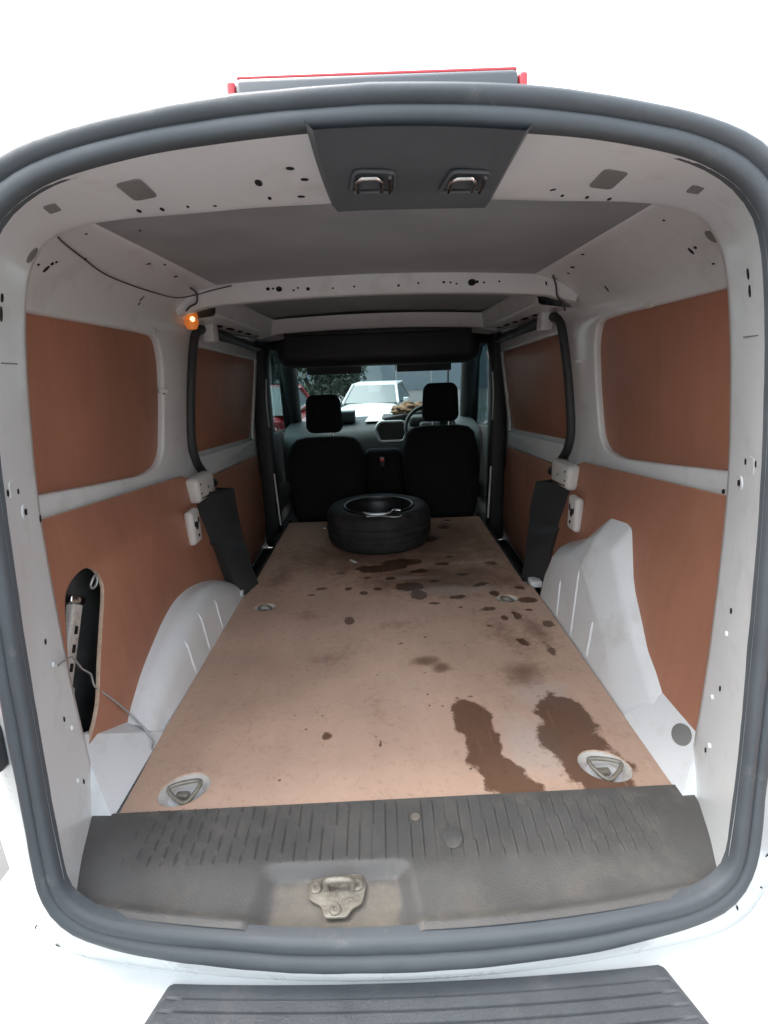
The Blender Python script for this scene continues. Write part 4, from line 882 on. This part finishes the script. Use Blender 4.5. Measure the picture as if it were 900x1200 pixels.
# ------------------------------------------------------------------ outside, ahead of the van
def car(name, loc, rz, m, label, scale=1.0):
    c = tag(empty(name, loc), label, 'car'); c.rotation_euler.z = rz
    def P(nm, vs, fs, mm, sm=40, par=None):
        me = bpy.data.meshes.new(nm); me.from_pydata(vs, [], fs); bm = bmesh.new(); bm.from_mesh(me); bmesh.ops.recalc_face_normals(bm, faces=bm.faces); bm.to_mesh(me); bm.free()
        o = bpy.data.objects.new(nm, me); C.objects.link(o); me.materials.append(mm); me.shade_smooth(); me.set_sharp_from_angle(angle=R(sm)); o.parent = par or c; return o
    # body profile (y along the car, front at -y)
    st = [(-2.0, .40, .58, .62), (-1.95, .30, .70, .78), (-1.5, .28, .86, .85), (-.9, .26, .95, .87), (0, .25, .96, .88), (1.2, .26, .97, .87), (1.8, .30, .95, .82), (1.98, .40, .85, .72)]
    vs = []; n = 12
    for y, z0, z1, hw in st:
        for k in range(n):
            a = 2*math.pi*k/n; cc, q = math.cos(a), math.sin(a)
            vs.append((hw*math.copysign(abs(cc)**.5, cc), y, (z0+z1)/2+(z1-z0)/2*math.copysign(abs(q)**.5, q)))
    fs = [(i*n+k, i*n+(k+1) % n, (i+1)*n+(k+1) % n, (i+1)*n+k) for i in range(len(st)-1) for k in range(n)]+[tuple(range(n)), tuple(range((len(st)-1)*n, len(st)*n))]
    P('body', vs, fs, m, 50)
    r0 = [(-.95, .93, .76), (-.25, 1.40, .60), (.9, 1.44, .60), (1.75, .96, .74)]
    vs = []
    for y, z, hw in r0: vs += [(-hw, y, z), (hw, y, z)]
    vs += [(-.80, 0, .93), (.80, 0, .93)]
    P('roof', [(-.60, -.27, 1.395), (.60, -.27, 1.395), (.60, .92, 1.435), (-.60, .92, 1.435), (-.56, -.1, 1.45), (.56, -.1, 1.45), (.56, .8, 1.47), (-.56, .8, 1.47)], [(0, 1, 5, 4), (1, 2, 6, 5), (2, 3, 7, 6), (3, 0, 4, 7), (4, 5, 6, 7)], m, 40)
    P('windscreen', [(-.74, -.95, .94), (.74, -.95, .94), (.58, -.27, 1.395), (-.58, -.27, 1.395)], [(0, 1, 2, 3)], M['carglass'], 0)
    P('rear_window', [(-.72, 1.75, .96), (.72, 1.75, .96), (.58, .92, 1.435), (-.58, .92, 1.435)], [(0, 1, 2, 3)], M['carglass'], 0)
    for s in (-1, 1):
        P('side_window', [(s*.76, -.9, .94), (s*.75, 1.7, .96), (s*.60, .92, 1.43), (s*.60, -.27, 1.39)], [(0, 1, 2, 3)], M['carglass'], 0)
        bm = bmesh.new(); tube_bm(bm, [(s*.77, -.98, .93), (s*.62, -.27, 1.40), (s*.62, .92, 1.44), (s*.75, 1.76, .95)], .035, 8); me = bpy.data.meshes.new('roof_pillar'); bm.to_mesh(me); bm.free(); me.materials.append(m); o = bpy.data.objects.new('roof_pillar', me); C.objects.link(o); o.parent = c
        bm = bmesh.new(); rbox(bm, (.14, .08, .12), (s*.95, -.75, 1.0), .03); me = bpy.data.meshes.new('door_mirror'); bm.to_mesh(me); bm.free(); me.materials.append(m); o = bpy.data.objects.new('door_mirror', me); C.objects.link(o); o.parent = c
        bm = bmesh.new(); rbox(bm, (.28, .10, .14), (s*.55, -1.93, .68), .03); me = bpy.data.meshes.new('headlight'); bm.to_mesh(me); bm.free(); me.materials.append(M['chrome']); o = bpy.data.objects.new('headlight', me); C.objects.link(o); o.parent = c
        bm = bmesh.new(); rbox(bm, (.22, .10, .20), (s*.62, 1.93, .78), .03); me = bpy.data.meshes.new('tail_lamp'); bm.to_mesh(me); bm.free(); me.materials.append(M['redlens']); o = bpy.data.objects.new('tail_lamp', me); C.objects.link(o); o.parent = c
        for y in (-1.25, 1.25):
            bm = bmesh.new(); lathe_bm(bm, [(0, -.06), (.17, -.06), (.19, -.09), (.29, -.09), (.31, -.05), (.31, .05), (.29, .09), (.19, .09), (.17, .06), (0, .06)], 28); bmesh.ops.rotate(bm, cent=(0, 0, 0), matrix=Matrix.Rotation(math.pi/2, 3, 'Y'), verts=bm.verts); bmesh.ops.translate(bm, vec=(s*.78, y, .31), verts=bm.verts)
            me = bpy.data.meshes.new('wheel'); bm.to_mesh(me); bm.free(); me.materials.append(M['tyre']); o = bpy.data.objects.new('wheel', me); C.objects.link(o); o.parent = c
    bm = bmesh.new(); rbox(bm, (.52, .02, .11), (0, 2.0, .62), .004); me = bpy.data.meshes.new('number_plate'); bm.to_mesh(me); bm.free(); me.materials.append(M['white_plastic']); o = bpy.data.objects.new('number_plate', me); C.objects.link(o); o.parent = c
    return c
def gz(y): return 0 if y < 5 else (-.35*(y-5)/11 if y < 16 else -.35-.25*(y-16)/284)
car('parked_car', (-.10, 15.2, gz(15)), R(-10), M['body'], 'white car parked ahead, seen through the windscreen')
car('parked_car', (-2.35, 11.2, gz(11)), R(176), M['red'], 'red car parked ahead on the left, seen past the passenger headrest')
# cladded building and dark hedge trees
b = tag(empty('warehouse', (8, 45, gz(45))), 'blue grey clad building filling the view beyond the white car', 'building')
zb = gz(45)
for i in range(16): box('wall_panel', (2.9, .2, 7.0), (-6+3.0*i*.99, 45, zb+3.4), M['wallblue'], b, bev=.03, seg=1)
box('roof', (49, 12, .3), (16, 51, zb+7.1), M['roofgrey'], b, bev=.05, seg=1)
def tree(name, x, y, h, r, label, seed):
    rnd = random.Random(seed); z0 = gz(y); t = tag(empty(name, (x, y, z0)), label, 'tree', )
    tube('trunk', [(x, y, z0), (x+.1, y, z0+h*.4), (x, y+.1, z0+h*.8)], [.18, .13, .05], M['bark'], t, 8)
    vs = []; fs = []
    cl = []
    for _ in range(60):
        a = rnd.uniform(0, 6.283); zz = rnd.uniform(.08, 1); rr = r*(1-zz*.75)*math.sqrt(rnd.random())*1.05; cl.append((rr*math.cos(a), rr*math.sin(a), zz*h))
    for _ in range(3800):
        cx, cy, cz = rnd.choice(cl); d = Vector((rnd.gauss(0, 1), rnd.gauss(0, 1), rnd.gauss(0, 1)))*r*.14; p = Vector((cx, cy, cz))+d
        u = Vector((rnd.gauss(0, 1), rnd.gauss(0, 1), rnd.gauss(0, 1))).normalized(); v = u.orthogonal().normalized(); k = len(vs); sz = rnd.uniform(.12, .26)
        vs += [p-u*sz, p+v*sz*.5, p+u*sz, p-v*sz*.5]; fs.append((k, k+1, k+2, k+3))
    mesh('crown', [Vector(q)+Vector((x, y, z0)) for q in vs], fs, M['leaf'], t, 0)
tree('evergreen_tree', -5.6, 27, 6.5, 2.4, 'dark evergreen tree beyond the red car, leftmost through the windscreen', 1)
tree('evergreen_tree', -2.9, 30, 6.0, 2.2, 'dark evergreen tree in the middle, just left above the white car', 2)
tree('broadleaf_tree', 4.6, 14, 5.0, 1.9, 'green tree seen through the right cab door window', 3)
tree('evergreen_tree', -10.5, 25, 6, 2.4, 'dark evergreen tree seen through the left cab door window', 4)
tag(tube('mast', [(3.1, 24, gz(24)), (3.15, 24, 3.2)], .05, M['black'], None, 8), 'thin dark mast rising above the driver headrest', 'mast')
